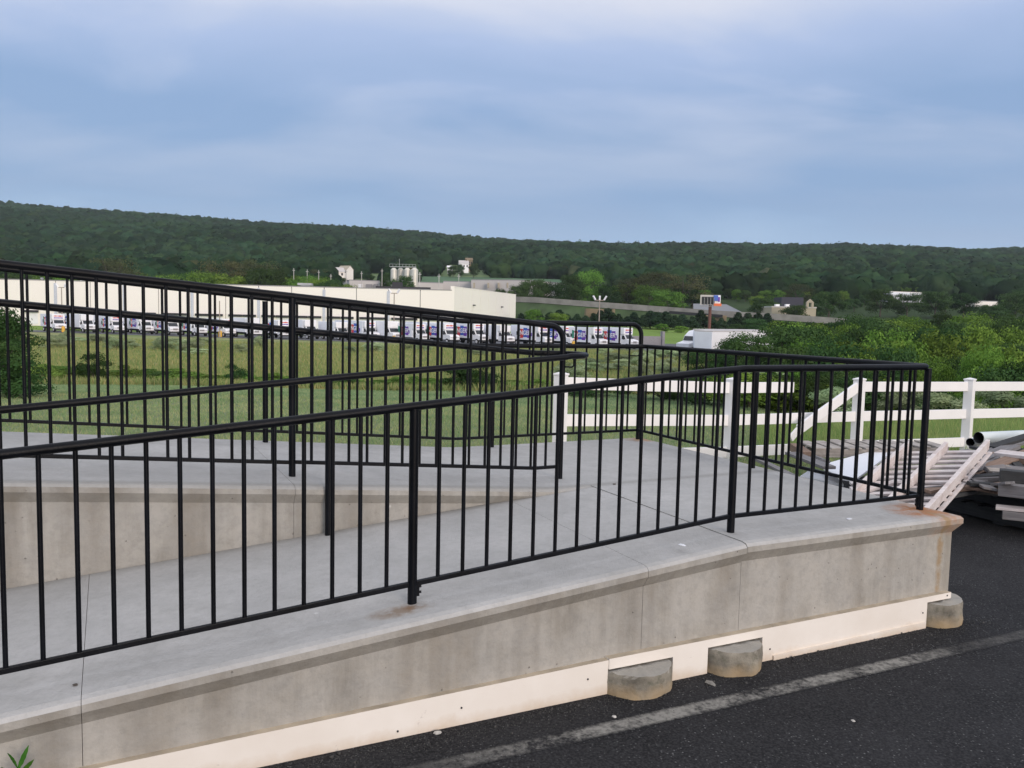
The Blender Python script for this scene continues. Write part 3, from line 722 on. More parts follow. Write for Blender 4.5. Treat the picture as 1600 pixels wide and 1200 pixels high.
# ------------------------------------------------------------------ white three-rail fence
fn = empty('vinyl_fence', (2.7, 11.2, -1.0)); tag(fn, 'white vinyl three-rail fence behind the landing with a broken top rail', 'fence')
FP = [(875, 598.5, 657, 715, 10.0), (1142, 605.5, 656.5, 707, 11.2), (1340, 604, 650.5, 697.5, 12.1), (1512, 603.5, 646.5, 691, 13.0), (1676, 603, 643, 683, 14.0), (1835, 603, 640, 677, 15.0)]
rails = []
for i, (px, a, b, c, d) in enumerate(FP):
    pa, pb, pc = at(px, a, d), at(px, b, d), at(px, c, d)
    ax = at(px, 650, d); x, y = ax.x, ax.y
    zr = [CAM_H - ((CAM_H - p.z)) for p in (pa, pb, pc)]; rails.append((x, y, zr))
    nx = at(*[(FP[min(i + 1, 5)])[k] for k in (0, 1, 4)]) if i < 5 else at(px, a, d) + Vector((1, .5, 0))
    ang = math.atan2(nx.y - y, nx.x - x)
    if i == 3: pass
    ht = .065; X = Matrix.Translation((x, y, 0)) @ Matrix.Rotation(ang + .35 if i else ang + .5, 4, 'Z')
    mb = MB(); mb.box(-ht, ht, -ht, ht, zt(x, y).item() - .15, zr[0] + .095, X=X); p_ = mb.build('fence_post', M_FENCE, fn, bevel=.004)
    mb = MB(); mb.box(-ht - .008, ht + .008, -ht - .008, ht + .008, zr[0] + .098, zr[0] + .118, X=X)
    t0 = [X @ Vector((sx * (ht + .008), sy * (ht + .008), zr[0] + .118)) for sx, sy in ((-1, -1), (1, -1), (1, 1), (-1, 1))]; mb.add(t0 + [X @ Vector((0, 0, zr[0] + .14))], [(0, 1, 4), (1, 2, 4), (2, 3, 4), (3, 0, 4)])
    c_ = mb.build('post_cap', M_FENCE, None); c_.parent = p_; c_.location = -Vector(fn['_o'])
RH = .145
for i in range(5):
    (x0, y0, z0), (x1, y1, z1) = rails[i], rails[i + 1]
    d = Vector((x1 - x0, y1 - y0, 0)).normalized() * .06
    for k in range(3):
        a = Vector((x0, y0, z0[k])) + d; b = Vector((x1, y1, z1[k])) - d
        if i == 1 and k == 0: b = a + (b - a) * .46
        mb = MB(); mb.beam(a, b, .038, RH); mb.build('fence_rail', M_FENCE, fn, bevel=.004)
(x1, y1, z1) = rails[2]
mb = MB(); a = Vector((x1 - .05, y1 - .06, z1[0] + .0)); b = at(1247, 672, 11.4); mb.beam(a, b, .038, RH)
e = (b - a).normalized(); mb.beam(b, b + e * .12 + Vector((-.03, -.02, -.06)), .03, .10)
o = mb.build('fence_rail', M_FENCE, fn, bevel=.004); o['label'] = 'broken fence rail hanging down diagonally'

# ------------------------------------------------------------------ pallets and lumber beside the landing
def pallet(name, X, L, Wd, m, label, nst=3, nsl=9, hs=.09, ts=.02, sw=.07, under=True, group=None, gapj=.4):
    r = empty(name, (0, 0, 0)); r['_o'] = (0, 0, 0); r.matrix_world = X; tag(r, label, 'pallet', group)
    for i in range(nst):
        y = -Wd / 2 + .03 + (Wd - .06) * i / (nst - 1); mb = MB()
        mb.box(-L / 2, L / 2, y - .02, y + .02, 0, hs); mb.build('stringer', m, r, bevel=.002, world=False)
    for i in range(nsl):
        x = -L / 2 + sw / 2 + (L - sw) * i / (nsl - 1) + rng.uniform(-.3, .3) * .02; mb = MB(); k = rng.uniform(-.012, .012)
        mb.box(x - sw / 2, x + sw / 2, -Wd / 2 + k, Wd / 2 + k, hs + .001, hs + ts); mb.build('slat', m, r, bevel=.002, world=False)
    if under:
        for x in (-L / 2 + .05, 0, L / 2 - .05):
            mb = MB(); mb.box(x - .05, x + .05, -Wd / 2, Wd / 2, -ts, -.001); mb.build('slat', m, r, bevel=.002, world=False)
    return r
def frame(o, xd, up):
    xd = Vector(xd).normalized(); up = Vector(up); y = up.cross(xd).normalized(); z = xd.cross(y)
    Mx = Matrix((xd, y, z)).transposed().to_4x4(); Mx.translation = o; return Mx
# the big washed pallet leaning over the pile, stringers on top
A0 = at(1437, 812, 6.35); A1 = at(1543, 694, 7.75); ax = (A1 - A0); Lp = ax.length
left = Vector((-1, .06, -.05)).normalized()   # racked out of square
upn = ax.cross(left).normalized(); upn = upn if upn.z > 0 else -upn
bigp = empty('pallet', tuple(A0)); tag(bigp, 'large whitewashed slatted wooden pallet leaning beside the landing corner', 'pallet')
for k, (s0, s1, off) in enumerate(((0, 1.0, 0), (0.02, .97, .36), (0, 1.0, .72))):
    mb = MB(); a = A0 + ax * s0 + left * off; b = A0 + ax * s1 + left * off; mb.beam(a, b, .035, .095, up=upn); mb.build('stringer', M_WPINK, bigp, bevel=.003)
for i in range(14):
    f = .03 + .94 * i / 13; mb = MB(); c = A0 + ax * f - upn * .059
    a = c - left * rng.uniform(.0, .03); b = c + left * (.84 + rng.uniform(-.03, .08)); mb.beam(a, b, .052, .022, up=upn); mb.build('slat', M_WPINK, bigp, bevel=.002)
mb = MB(); a = A0 - upn * .085 - left * .035; mb.beam(a + ax * .0, a + ax * .55, .034, .018, up=upn); mb.build('edge_board', M_WPINK, bigp, bevel=.002)
mb = MB(); a = A0 - upn * .085 - left * .035; mb.beam(a + ax * .57, a + ax * 1.0, .034, .018, up=upn); mb.build('edge_board', M_WPINK, bigp, bevel=.002)

# dark pallet platform at the right edge
D0 = gp(1600, 832); D1 = gp(1488, 803)
ed = (D1 - D0).normalized(); rt = Vector((ed.y, -ed.x, 0)); 
Xd = frame(Vector((D0.x, D0.y, -.63)) - ed * 1.2 + rt * 1.0 + ed * 1.35, ed, Zv)
def plat(o, label, L, Wd, z, group, m=M_WDARK):
    return pallet('pallet', frame(Vector((o.x, o.y, z)), ed, Zv), L, Wd, m, label, nst=4, nsl=8, hs=.10, ts=.018, sw=.12, group=group)
mid = Vector((D0.x, D0.y, 0)) + ed * .25
plat(mid + rt * .62, 'dark damp pallet lying flat on the asphalt under the plywood sheet at the right edge', 1.35, 1.2, -.608, 'dark pallets under the plywood')
plat(mid + rt * 1.95, 'dark pallet at the far right beneath the timber pile', 1.35, 1.2, -.608, 'dark pallets under the plywood')
plat(mid + rt * .64 + ed * .03, 'dark pallet stacked second from the ground, directly under the plywood sheet', 1.33, 1.2, -.470, 'dark pallets under the plywood')
plat(mid + rt * 1.97 + ed * .02, 'dark upper pallet at the far right beneath the timber pile', 1.35, 1.2, -.470, 'dark pallets under the plywood')
mb = MB(); X = frame(Vector((mid.x, mid.y, -.349)) + ed * .04, ed, Zv)
mb.box(-.72, .74, -2.6, .02, 0, .016, X=X); one(mb, 'plywood_sheet', M_DECK, 'weathered brown plywood sheet lying on the dark pallets at the right', 'plywood', bevel=.002)
mb = MB(); X = frame(Vector((mid.x, mid.y, -.468)) + ed * .55 + rt * .55, (ed + rt * .3), Zv)
def plank(a, b, w, h, m, label, up=(0, 0, 1), cat='plank', group='loose planks in the timber pile'):
    """plank with its grain along its own X axis"""
    a, b = Vector(a), Vector(b); X = frame((a + b) / 2, b - a, Vector(up)); L = (b - a).length
    mb = MB(); mb.box(-L / 2, L / 2, -w / 2, w / 2, -h / 2, h / 2); o = mb.build('plank', m, None, bevel=min(.003, h / 5)); o.matrix_world = X
    return tag(o, label, cat, group)
plank(at(1455, 763, 7.0), at(1526, 752, 7.3), .05, .02, M_FENCE, 'thin white strip lying flat below the leaning pallet')
plank(at(1478, 742, 7.5), at(1583, 697, 8.6), .14, .04, M_WGREY, 'broad grey weathered board just right of the leaning pallet, sloping up to the right')
plank(at(1462, 752, 7.4), at(1568, 705, 8.7), .14, .04, M_WGREY, 'grey board half hidden under the leaning pallet', up=(.2, -.3, 1))
plank(at(1500, 735, 7.7), at(1605, 722, 8.0), .12, .05, M_WGREY, 'dull grey board lying level above the dark hollow in the pile', up=(.1, -.5, 1))
plank(at(1558, 707, 8.0), at(1640, 716, 7.6), .13, .03, M_WPINK, 'pale pinkish board on top of the pile at the right edge', up=(.05, -.4, 1))
plank(at(1570, 716, 7.9), at(1650, 724, 7.6), .10, .05, M_WBRN, 'reddish brown board under the pale board at the right edge', up=(.05, -.4, 1))
plank(at(1546, 738, 7.6), at(1640, 728, 7.9), .14, .04, M_WGREY, 'light grey board lying across the middle of the pile', up=(.1, -.5, 1))
plank(at(1512, 752, 7.4), at(1600, 744, 7.6), .10, .09, M_WDARK, 'dark square timber in the hollow of the pile')
plank(at(1505, 765, 7.3), at(1565, 768, 7.2), .09, .06, M_WDARK, 'dark low timber lying on the plywood sheet')
plank(at(1562, 742, 7.0), at(1660, 752, 6.8), .12, .10, M_WDARK, 'thick dark beam end above the grey beam at the right edge', up=(0, 0, 1))
plank(at(1562, 764, 6.9), at(1660, 775, 6.6), .12, .10, M_WGREY, 'thick grey beam resting on the plywood at the right edge', up=(0, 0, 1))
plank(at(1572, 733, 7.2), at(1655, 742, 7.0), .16, .025, M_WGREY, 'grey board capping the dark beam at the right edge', up=(0, -.2, 1))
plank(at(1556, 792, 6.9), at(1640, 800, 6.7), .10, .022, M_WPINK, 'whitish plank poking out below the plywood at the right edge', up=(0, -.1, 1))
plank(at(1566, 804, 6.85), at(1640, 812, 6.7), .05, .07, M_WGREY, 'grey block with nail holes under the whitish plank at the right edge')
plank(at(1520, 700, 8.6), at(1600, 703, 8.7), .12, .03, M_WDARK, 'dark board in the shade below the plastic pipe')
plank(at(1500, 712, 8.6), at(1602, 690, 9.2), .12, .03, M_WGREY, 'grey board under the plastic pipe, behind the pile')
plank(at(1430, 722, 8.0), at(1520, 705, 8.6), .12, .03, M_WGREY, 'grey board glimpsed beneath the slats of the leaning pallet')
plank(at(1475, 775, 6.95), at(1560, 760, 7.6), .11, .03, M_WDARK, 'dark board on the plywood beside the foot of the leaning pallet')
BO = []
for i in range(26):
    px = rng.uniform(1468, 1640); py = rng.uniform(703, 762) if px > 1500 else rng.uniform(735, 765); d = np.interp(py, [700, 765], [8.7, 7.1]) - .12
    c = at(px, py, d); a = rng.choice([rng.gauss(.1, .35), rng.gauss(1.0, .3)]); L = rng.uniform(.35, 1.1); e = Vector((math.cos(a), math.sin(a), rng.gauss(0, .12))) * L / 2
    m_ = rng.choice([M_WGREY, M_WBRN, M_WDARK, M_WDARK, M_WGREY, M_WBEI]); BO.append(plank(c - e, c + e, rng.uniform(.05, .13), rng.uniform(.018, .04), m_, 'x', up=(rng.gauss(0, .25), rng.gauss(-.2, .25), 1)))
number(BO, '%s loose board from the left among those tangled over the timber pile')
plank(at(1548, 699, 8.6), at(1650, 668, 8.8), .13, .03, M_WDARK, 'dark board slanting up over the lower side of the thick pipe')
# pipe
def pipe(a, b, r, label, m=M_PIPE):
    a, b = Vector(a), Vector(b); c = Vector(((a.x + b.x) / 2, (a.y + b.y) / 2, min(a.z, b.z)))
    root = empty('plastic_pipe', tuple(c)); tag(root, label, 'pipe', 'plastic pipes behind the timber pile')
    mb = MB(); seg = 24; mb.tube([a, b], r, seg, cap=False); mb.build('pipe_wall', m, root, smooth=True)
    mb = MB(); mb.tube([a, b], r * .93, seg, cap=False); mb.f = [tuple(reversed(f)) for f in mb.f]; mb.build('bore', M_DARKIN, root, smooth=True)
    return root
pipe(at(1529, 684, 8.9), at(1660, 678, 9.6), .062, 'thick pale white plastic pipe lying on top of the pile at the right')
pipe(at(1516, 691, 9.0), at(1575, 686, 10.0), .045, 'smaller dark-mouthed pipe beside the thick white one', M_PIPE)
# far grey pallet, white panel and planks behind the landing edge
def flat_board(pxs, z, th, m, name, label, cat):
    ps = [gp(px, py, z) for px, py in pxs]; mb = MB(); n_ = len(ps)
    mb.add([(p.x, p.y, z) for p in ps] + [(p.x, p.y, z - th) for p in ps], [tuple(range(n_)), tuple(reversed(range(n_, 2 * n_)))] + [(i, n_ + i, n_ + (i + 1) % n_, (i + 1) % n_) for i in range(n_)])
    return one(mb, name, m, label, cat)
flat_board([(1250, 744), (1268, 732), (1312, 745), (1318, 757)], -.45, .02, M_WHITE, 'white_panel', 'white panel lying flat against the landing edge, the lower of two', 'panel')
flat_board([(1280, 727), (1372, 702), (1392, 708), (1335, 750), (1312, 746)], -.36, .02, M_WHITE, 'white_panel', 'bright white panel sloping under the leaning pallet, the upper of two', 'panel')
pallet('pallet', frame(at(1332, 709, 9.7), (1, .1, 0), (0, -.02, 1)), 1.15, .5, M_WBEI, 'old bleached pallet behind the white panels near the broken fence', nst=3, nsl=6, hs=.09, ts=.02, sw=.15)
pallet('pallet', frame(at(1385, 706, 10.2), (1, .1, 0), (0, -.02, 1)), 1.3, .5, M_WBEI, 'old bleached pallet farthest back behind the leaning one', nst=3, nsl=6, hs=.09, ts=.02, sw=.15)
plank(at(1236, 708, 8.7), at(1296, 731, 8.0), .14, .03, M_WGREY, 'slate grey board sloping down left of the bleached pallet')
plank(at(1182, 717, 8.6), at(1242, 746, 7.6), .07, .03, M_WGREY, 'narrow grey plank lying in the grass beside the landing edge')
plank(at(1238, 700, 9.0), at(1290, 720, 8.5), .13, .03, M_WGREY, 'grey board crossing behind the slate grey one', up=(.3, 0, 1))
plank(at(1240, 698, 8.9), at(1262, 712, 8.6), .10, .08, M_WBRN, 'short brown broken timber left of the bleached pallet')
plank(at(1335, 770, 6.9), at(1405, 752, 7.2), .07, .03, M_WPINK, 'short washed slat at the lower left of the leaning pallet')

# ------------------------------------------------------------------ vegetation prototypes
def crown_arrays(n, leafsz, shape, lobes, seed, hgt=1.0, wid=.5):
    """leaf quads in lumpy clumps; tree of height 1, crown from .12 up"""
    r = np.random.default_rng(seed)
    cs = []
    for k in range(lobes):
        a = r.uniform(0, 2 * math.pi); h = r.uniform(.15, .92)
        if shape == 'round': rad = wid * math.sqrt(max(.02, 1 - ((h - .5) / .52) ** 2)) * r.uniform(.35, .85)
        elif shape == 'cone': rad = wid * (1.0 - h) * r.uniform(.5, 1.0)
        else: rad = wid * math.sqrt(max(.02, 1 - (h / 1.0) ** 2)) * r.uniform(.3, .9)
        sz = wid * r.uniform(.28, .50) * (1 if shape != 'cone' else (1.25 - h))
        cs.append((rad * math.cos(a), rad * math.sin(a), h * .9, sz))
    cs = np.array(cs); k = r.integers(0, lobes, n); c = cs[k]
    d = r.normal(size=(n, 3)); d /= np.linalg.norm(d, axis=1)[:, None]; d[:, 2] = np.where(r.random(n) < .7, np.abs(d[:, 2]), d[:, 2])
    rr = c[:, 3] * (r.random(n) ** .33) * r.uniform(.8, 1.12, n)
    p = c[:, :3] + d * rr[:, None] * np.array([1, 1, .8]); p[:, 2] = np.clip(p[:, 2], .02, 1.08)
    nn = d + r.normal(size=(n, 3)) * .38; nn /= np.linalg.norm(nn, axis=1)[:, None]
    t = np.cross(nn, r.normal(size=(n, 3))); t /= np.linalg.norm(t, axis=1)[:, None]; b = np.cross(nn, t)
    s = leafsz * r.uniform(.6, 1.4, n)[:, None]
    v = np.stack([p - t * s, p - b * s * .6, p + t * s, p + b * s * .6], 1).reshape(-1, 3)
    f = np.arange(n * 4).reshape(n, 4)
    return v, f
def make_tree(name, label, cat, group, m, n=7500, leafsz=.020, shape='round', lobes=26, seed=0, wid=.5, trunk=.35):
    root = empty(name); tag(root, label, cat, group)
    v, f = crown_arrays(n, leafsz, shape, lobes, seed, wid=wid)
    arr_mesh('crown' if trunk else 'foliage', v, f, m, parent=root)
    mb = MB(); r = random.Random(seed)
    th = trunk or .2
    if shape == 'cone': mb.tube([(0, 0, -.05), (0, 0, .9)], [.02, .004], 7)
    else:
        mb.tube([(0, 0, -.05), (.01, 0, th)], [.028, .018], 8)
        for k in range(6):
            a = r.uniform(0, 6.28); l = r.uniform(.25, .5)
            mb.tube([(.01, 0, th * .8), (.12 * math.cos(a), .12 * math.sin(a), th + l * .4), (.26 * math.cos(a), .26 * math.sin(a), th + l)], [.012, .008, .003], 6)
    mb.build('trunk' if trunk else 'stems', M_BARK, root, smooth=True, world=False)
    return root
M_LEAFB = leaf_mat('brownish_leaves', (.070, .085, .038), (.125, .135, .062), transl=.2)
brownp = [make_tree('brownish_tree', 'x', 'tree', 'thin brownish trees', M_LEAFB, n=4200, leafsz=.016, seed=71, wid=.52, lobes=24)]
GT = 'trees of the thicket behind the fence'
LT = 'leafy green tree in the dense thicket right of the trailers, between the fence and the highway'
protos = [make_tree('leafy_tree', LT, 'tree', GT, M_LEAF, seed=s, wid=w, lobes=l) for s, w, l in ((1, .52, 26), (2, .46, 20), (3, .60, 30))]
protos += [make_tree('leafy_tree', LT, 'tree', GT, M_LEAFD, seed=s, wid=w, lobes=l) for s, w, l in ((4, .50, 24), (5, .58, 30))]
used = set()
def place(pi, x, y, h, w=None, label=None, cat=None, group=None, sink=.0, pool=None):
    pool = pool or protos; k = id(pool) , pi; w = w or h
    loc = (x, y, float(zt(x, y)) - sink)
    if k not in used: used.add(k); o = pool[pi]; o.location = loc; o.rotation_euler = (0, 0, rng.uniform(0, 6.28)); o.scale = (w, w, h)
    else: o = dup(pool[pi], loc, rng.uniform(0, 6.28), (w, w, h))
    if label: o['label'] = label
    if group: o['group'] = group
    if cat: o['category'] = cat
    return o
# thicket on the right: tree tops climb from y=590 near the fence to y=500 far away
TX = [1040, 1150, 1230, 1300, 1400, 1500, 1600, 1800]
cnt = 0
for row, d in enumerate([31, 36, 42, 49, 57, 66, 76, 88, 101, 116, 133, 152, 174, 198]):
    xmin = np.interp(d, [31, 40, 60, 80, 120, 200], [1170, 1190, 1225, 1235, 1225, 1210])
    crown = np.interp(d, [31, 60, 120, 200], [112, 100, 80, 62]); step = crown * .80
    px = xmin + rng.uniform(0, .5) * step; rowobs = []
    while px < 1700:
        # wanted top line
        ty = np.interp(d, [31, 40, 50, 66, 88, 116, 152, 198], [594, 573, 555, 536, 522, 511, 504, 498]) + rng.uniform(-20, 13) * np.interp(d, [31, 110, 200], [1, .8, .45])
        if d > 66: ty -= (px - 1250) * .018
        dd = d + rng.uniform(-2, 2) * (d / 50)
        hor = 494.1 + (px - 800) * .0219
        ztop = CAM_H - (ty - hor) * dd / F_PX
        x = xt(px, dd); y = dd; gz_ = float(zt(x, y)); h = max(1.2, ztop - gz_)
        w = crown * dd / F_PX * rng.uniform(.75, 1.3)
        rowobs.append(place(rng.randrange(5), x, y, h, w)); cnt += 1
        px += step * rng.uniform(.85, 1.2)
    number(rowobs, '%s tree from the left in the ' + ['nearest', 'second', 'third', 'fourth', 'fifth', 'sixth', 'seventh', 'eighth', 'ninth', 'tenth', 'eleventh', 'twelfth', 'thirteenth', 'farthest'][row] + ' row of the thicket')
# distinct trees and shrubs
def place_top(k, px, d, ytop, wpx, label, group, cat=None, pool=None):
    hor = 494.1 + (px - 800) * .0219; z1_ = CAM_H + (hor - ytop) * d / F_PX; x = xt(px, d)
    return place(k, x, d, z1_ - float(zt(x, d)), wpx * d / F_PX, label, cat, group, pool=pool)
dense = [make_tree('leafy_tree', 'x', 'tree', 'nearest trees', M_LEAF, n=17000, leafsz=.0135, lobes=34, seed=61, wid=.5), make_tree('leafy_tree', 'x', 'tree', 'nearest trees', M_LEAFD, n=17000, leafsz=.0135, lobes=34, seed=62, wid=.5)]
NT = 'nearest trees'
place_top(0, 1545, 38, 536, 100, 'bright yellow-green young tree standing forward near the right edge of the thicket', NT, pool=dense)
place_top(0, 1452, 40, 556, 95, 'bright green rounded tree just right of the railing corner', NT, pool=dense)
place_top(1, 1620, 36, 548, 120, 'dark green tree cut off by the right edge of the photo', NT, pool=dense)
place_top(1, 1370, 37, 566, 110, 'dull green tree behind the railing corner, left of the bright rounded one', NT, pool=dense)
place_top(1, 1168, 66, 514, 115, 'broad dark green tree growing in front of the semi trailers', NT, pool=dense)
place_top(1, 1105, 62, 541, 90, 'low dark tree under the tractor and trailers', NT, pool=dense)
place_top(1, 1250, 31, 578, 130, 'dark rounded tree seen through the gap of the broken fence rail', NT, pool=dense)
place_top(1, 1195, 36, 578, 90, 'dark tree left of the one in the broken fence gap', NT, pool=dense)
place_top(1, -14, 27, 466, 150, 'big dark green tree cut off by the left edge', NT, pool=dense)
place_top(1, -8, 25.5, 520, 110, 'lower dark tree in front of the big one at the left edge', NT, pool=dense)
def make_bush(name, label, m, seed, n=4200, leafsz=.028):
    return make_tree(name, label, 'shrub', None, m, n=n, leafsz=leafsz, shape='dome', lobes=14, seed=seed, wid=.62, trunk=0)
M_LEAFY = leaf_mat('bright_leaves', (.09, .18, .04), (.19, .31, .07), transl=.2)
bushes = [make_bush('shrub', 'x', M_LEAFY, 21), make_bush('shrub', 'x', M_LEAFD, 22), make_bush('shrub', 'x', M_BRUSH, 23), make_bush('shrub', 'x', M_BRUSH, 24)]
def bush(bi, px, d, h, w, label, group): return place(bi, xt(px, d), d, h, w, label, 'shrub', group, .05, pool=bushes)
SG = 'shrubs at the top of the mowed slope'
for bi, px, d, h, w, lb in ((1, 145, 44, 1.6, 1.7, 'dark round shrub behind the railing, second from the left edge'), (0, 118, 45, 1.0, 2.2, 'low bright green shrub left of the dark round one'),
        (1, 255, 46, .7, 2.0, 'low dark shrub between two round shrubs on the slope'), (1, 366, 47, 1.25, 1.2, 'small dark round shrub alone on the slope behind the railing'),
        (0, 430, 46, .8, 2.6, 'low bright green shrub right of the small round one'), (0, 310, 47, .5, 1.6, 'very low green shrub left of the small round one'),
        (1, 535, 45, .7, 2.2, 'low dark green shrub near the middle of the slope'), (0, 600, 45, .6, 2.0, 'low green shrub near the middle of the slope, beside the brambles'),
        (1, 745, 43, 1.6, 2.2, 'tall dark bramble shrub left of the curved railing end'), (1, 712, 43, 1.2, 1.7, 'smaller dark bramble shrub joined to the tall one'),
        (0, 680, 44, .7, 1.8, 'low green shrub left of the brambles'), (0, 835, 43, .7, 2.6, 'green shrub behind the first white fence post'),
        (1, 985, 40, .9, 1.1, 'small dark shrub above the top fence rail'), (1, 925, 38, .7, 2.6, 'dark shrub seen between the top fence rails, left one'),
        (1, 1035, 36, .9, 2.4, 'dark shrub seen between the top fence rails, right one'), (0, 50, 43, 1.1, 2.6, 'green shrub at the foot of the tree on the left edge'),
        (1, 1100, 33, 1.3, 2.4, 'dark shrub behind the second fence post'), (0, 1160, 32, 1.5, 2.4, 'green shrub right of the second fence post'), (0, 200, 46, .6, 2.4, 'low green shrub right of the dark round one'),
        (0, 490, 47, .6, 2.2, 'low green shrub right of the divider post on the slope')):
    bush(bi, px, d, h, w, lb, SG)
PO = []; PG = 'pale flowering brush in the meadow'; PL = 'pale green flowering brush in the meadow below the row of trucks'
for i in range(56):
    px = rng.choice([rng.uniform(70, 1000), rng.uniform(860, 1080), rng.uniform(70, 350)]); d = rng.uniform(95, 122) if px < 860 else rng.uniform(62, 118)
    PO.append(bush(2 + i % 2, px, d, rng.uniform(.8, 1.8), rng.uniform(1.5, 3.2), PL, PG))
number(PO, '%s pale flowering shrub from the left in the meadow below the trucks'); PO = []
for i in range(14):
    px = rng.uniform(1175, 1290); d = rng.uniform(44, 60)
    PO.append(bush(2 + i % 2, px, d, rng.uniform(1.6, 2.4), rng.uniform(2.2, 3.2), 'x', 'silvery brush before the thicket'))
number(PO, '%s silvery green shrub from the left in front of the thicket'); PO = []
for i in range(34):
    px = 60 + i * 23.5 + rng.uniform(-8, 8)
    PO.append(bush(0, px, rng.uniform(43.5, 50), rng.uniform(.4, 1.1), rng.uniform(1.7, 3.2), 'x', 'low shrubs along the mowed slope'))
bush(1, 8, 25.5, 1.3, 1.9, 'dark shrub at the foot of the big tree on the left edge', 'nearest trees')
number(PO, '%s low shrub from the left in the band edging the mowed slope'); PO = []
for px, d, h, w, lb in ((1490, 24, .9, 1.6, 'pale silvery shrub behind the fourth fence post'), (1585, 25, 1.0, 1.8, 'pale shrub between the fence rails at the right edge'), (1420, 25, 1.1, 1.4, 'pale shrub seen between the fence rails left of the corner post'),
        (1300, 26, 1.1, 1.8, 'pale shrub behind the hanging fence rail')):
    bush(2, px, d, h, w, lb, 'pale shrubs behind the fence')
bush(0, 85, 10.5, .30, .5, 'small yellow-green weed clump behind the upper ramp at the left', 'weeds at the back of the ramp')
bush(0, 1008, 8.7, .32, .45, 'leafy weed behind the back corner of the landing', 'weeds at the back of the ramp')
bush(0, 965, 8.6, .22, .4, 'low weed left of the back corner of the landing', 'weeds at the back of the ramp')
bush(0, 1235, 8.1, .16, .4, 'low grass clump beside the grey plank at the landing edge', 'weeds at the back of the ramp')

# evergreens in front of the highway
ever = [make_tree('evergreen_tree', 'x', 'tree', 'evergreens along the highway', M_CONIF, n=5200, leafsz=.030, shape='cone', lobes=70, seed=s, wid=.44, trunk=.1) for s in (31, 32, 33)]
EL = 'dark evergreen tree in the row below the highway, behind the lawn'
px = 812
while px < 1195:
    d = 248 + rng.uniform(-4, 4); hor = 494.1 + (px - 800) * .0219
    ty = hor - rng.uniform(7, 21) + (4 if px < 900 else 0); ztop = CAM_H + (hor - ty) * d / F_PX; gz_ = float(zt(xt(px, d), d))
    PO.append(place(rng.randrange(3), xt(px, d), d, ztop - gz_, (ztop - gz_) * rng.uniform(1.1, 1.5), EL, pool=ever))
    px += rng.uniform(11, 17)
number(PO, '%s evergreen from the left in the dark row below the highway'); PO = []
for px, lb in ((833, 'light yellow-green tree right of the warehouse corner, among the evergreens'), (871, 'smaller light green tree among the evergreens')):
    place(0, xt(px, 238), 238, 5.6 if px < 850 else 4.6, 6, lb, group='light trees among the evergreens')

for px, dy, w in ((868, 6, 26), (905, 10, 22), (1032, 8, 26), (1062, 12, 24), (1150, 6, 36), (1176, -2, 44), (1205, 4, 36), (1228, 7, 30), (1262, 6, 34), (1300, 2, 40), (1335, 4, 36), (1368, -4, 50), (1410, -8, 56), (1455, -6, 56), (1500, -10, 60), (1550, -8, 60), (1600, -10, 60)):
    hor = 494.1 + (px - 800) * .0219
    PO.append(place_top(rng.randrange(5), px, 226, hor + dy - 3, w, 'x', 'trees in front of the highway barrier'))
number(PO, '%s tree from the left standing in front of the highway barrier'); PO = []
# trees behind the highway and round the buildings
HGp = 'trees behind the highway'
for i in range(64):
    px = 815 + i * 13.2 + rng.uniform(-5, 5); d = rng.uniform(310, 420); hor = 494.1 + (px - 800) * .0219
    if px < 890 and d < 372: d = 380
    top = hor - np.interp(px, [815, 880, 960, 1050, 1200, 1400, 1660], [38, 52, 62, 62, 46, 34, 36]) * rng.uniform(.62, 1.05)
    if 1085 < px < 1175 or 1195 < px < 1290: top = hor - rng.uniform(20, 28); d = 390 + rng.uniform(0, 30)
    if 1380 < px < 1455 or 1500 < px < 1560: d = 470
    h = CAM_H + (hor - top) * d / F_PX - float(zt(xt(px, d), d))
    PO.append(place(rng.randrange(5), xt(px, d), d, max(6, h), max(6, h) * rng.uniform(.85, 1.2), 'x', group=HGp))
number(PO, '%s tree from the left in the tall belt behind the highway'); PO = []
for px, d, top, w, k, lb in ((1040, 300, 452, 14, 0, 'yellowish green tree behind the highway, left of the billboard'), (1190, 300, 462, 12, 3, 'dark tree right of the grey-roofed building'),
        (1236, 276, 474, 11, 3, 'low dark tree in front of the sand-coloured building'), (1290, 300, 452, 13, 3, 'tall dark tree right of the sand-coloured building'), (1370, 330, 448, 12, 3, 'dark tree left of the pale-roofed building'),
        (1412, 330, 458, 12, 4, 'dark round tree in front of the pale-roofed building'), (1455, 330, 452, 13, 3, 'dark tree right of the pale-roofed building'), (1500, 330, 455, 14, 3, 'dark tree left of the farthest small building'),
        (1580, 330, 455, 16, 4, 'dark tree at the right edge of the belt'), (1545, 300, 474, 12, 3, 'dark low tree below the farthest small building')):
    hor = 494.1 + (px - 800) * .0219; h = CAM_H + (hor - top) * d / F_PX - float(zt(xt(px, d), d)); place(k, xt(px, d), d, h, w, lb, group=HGp)
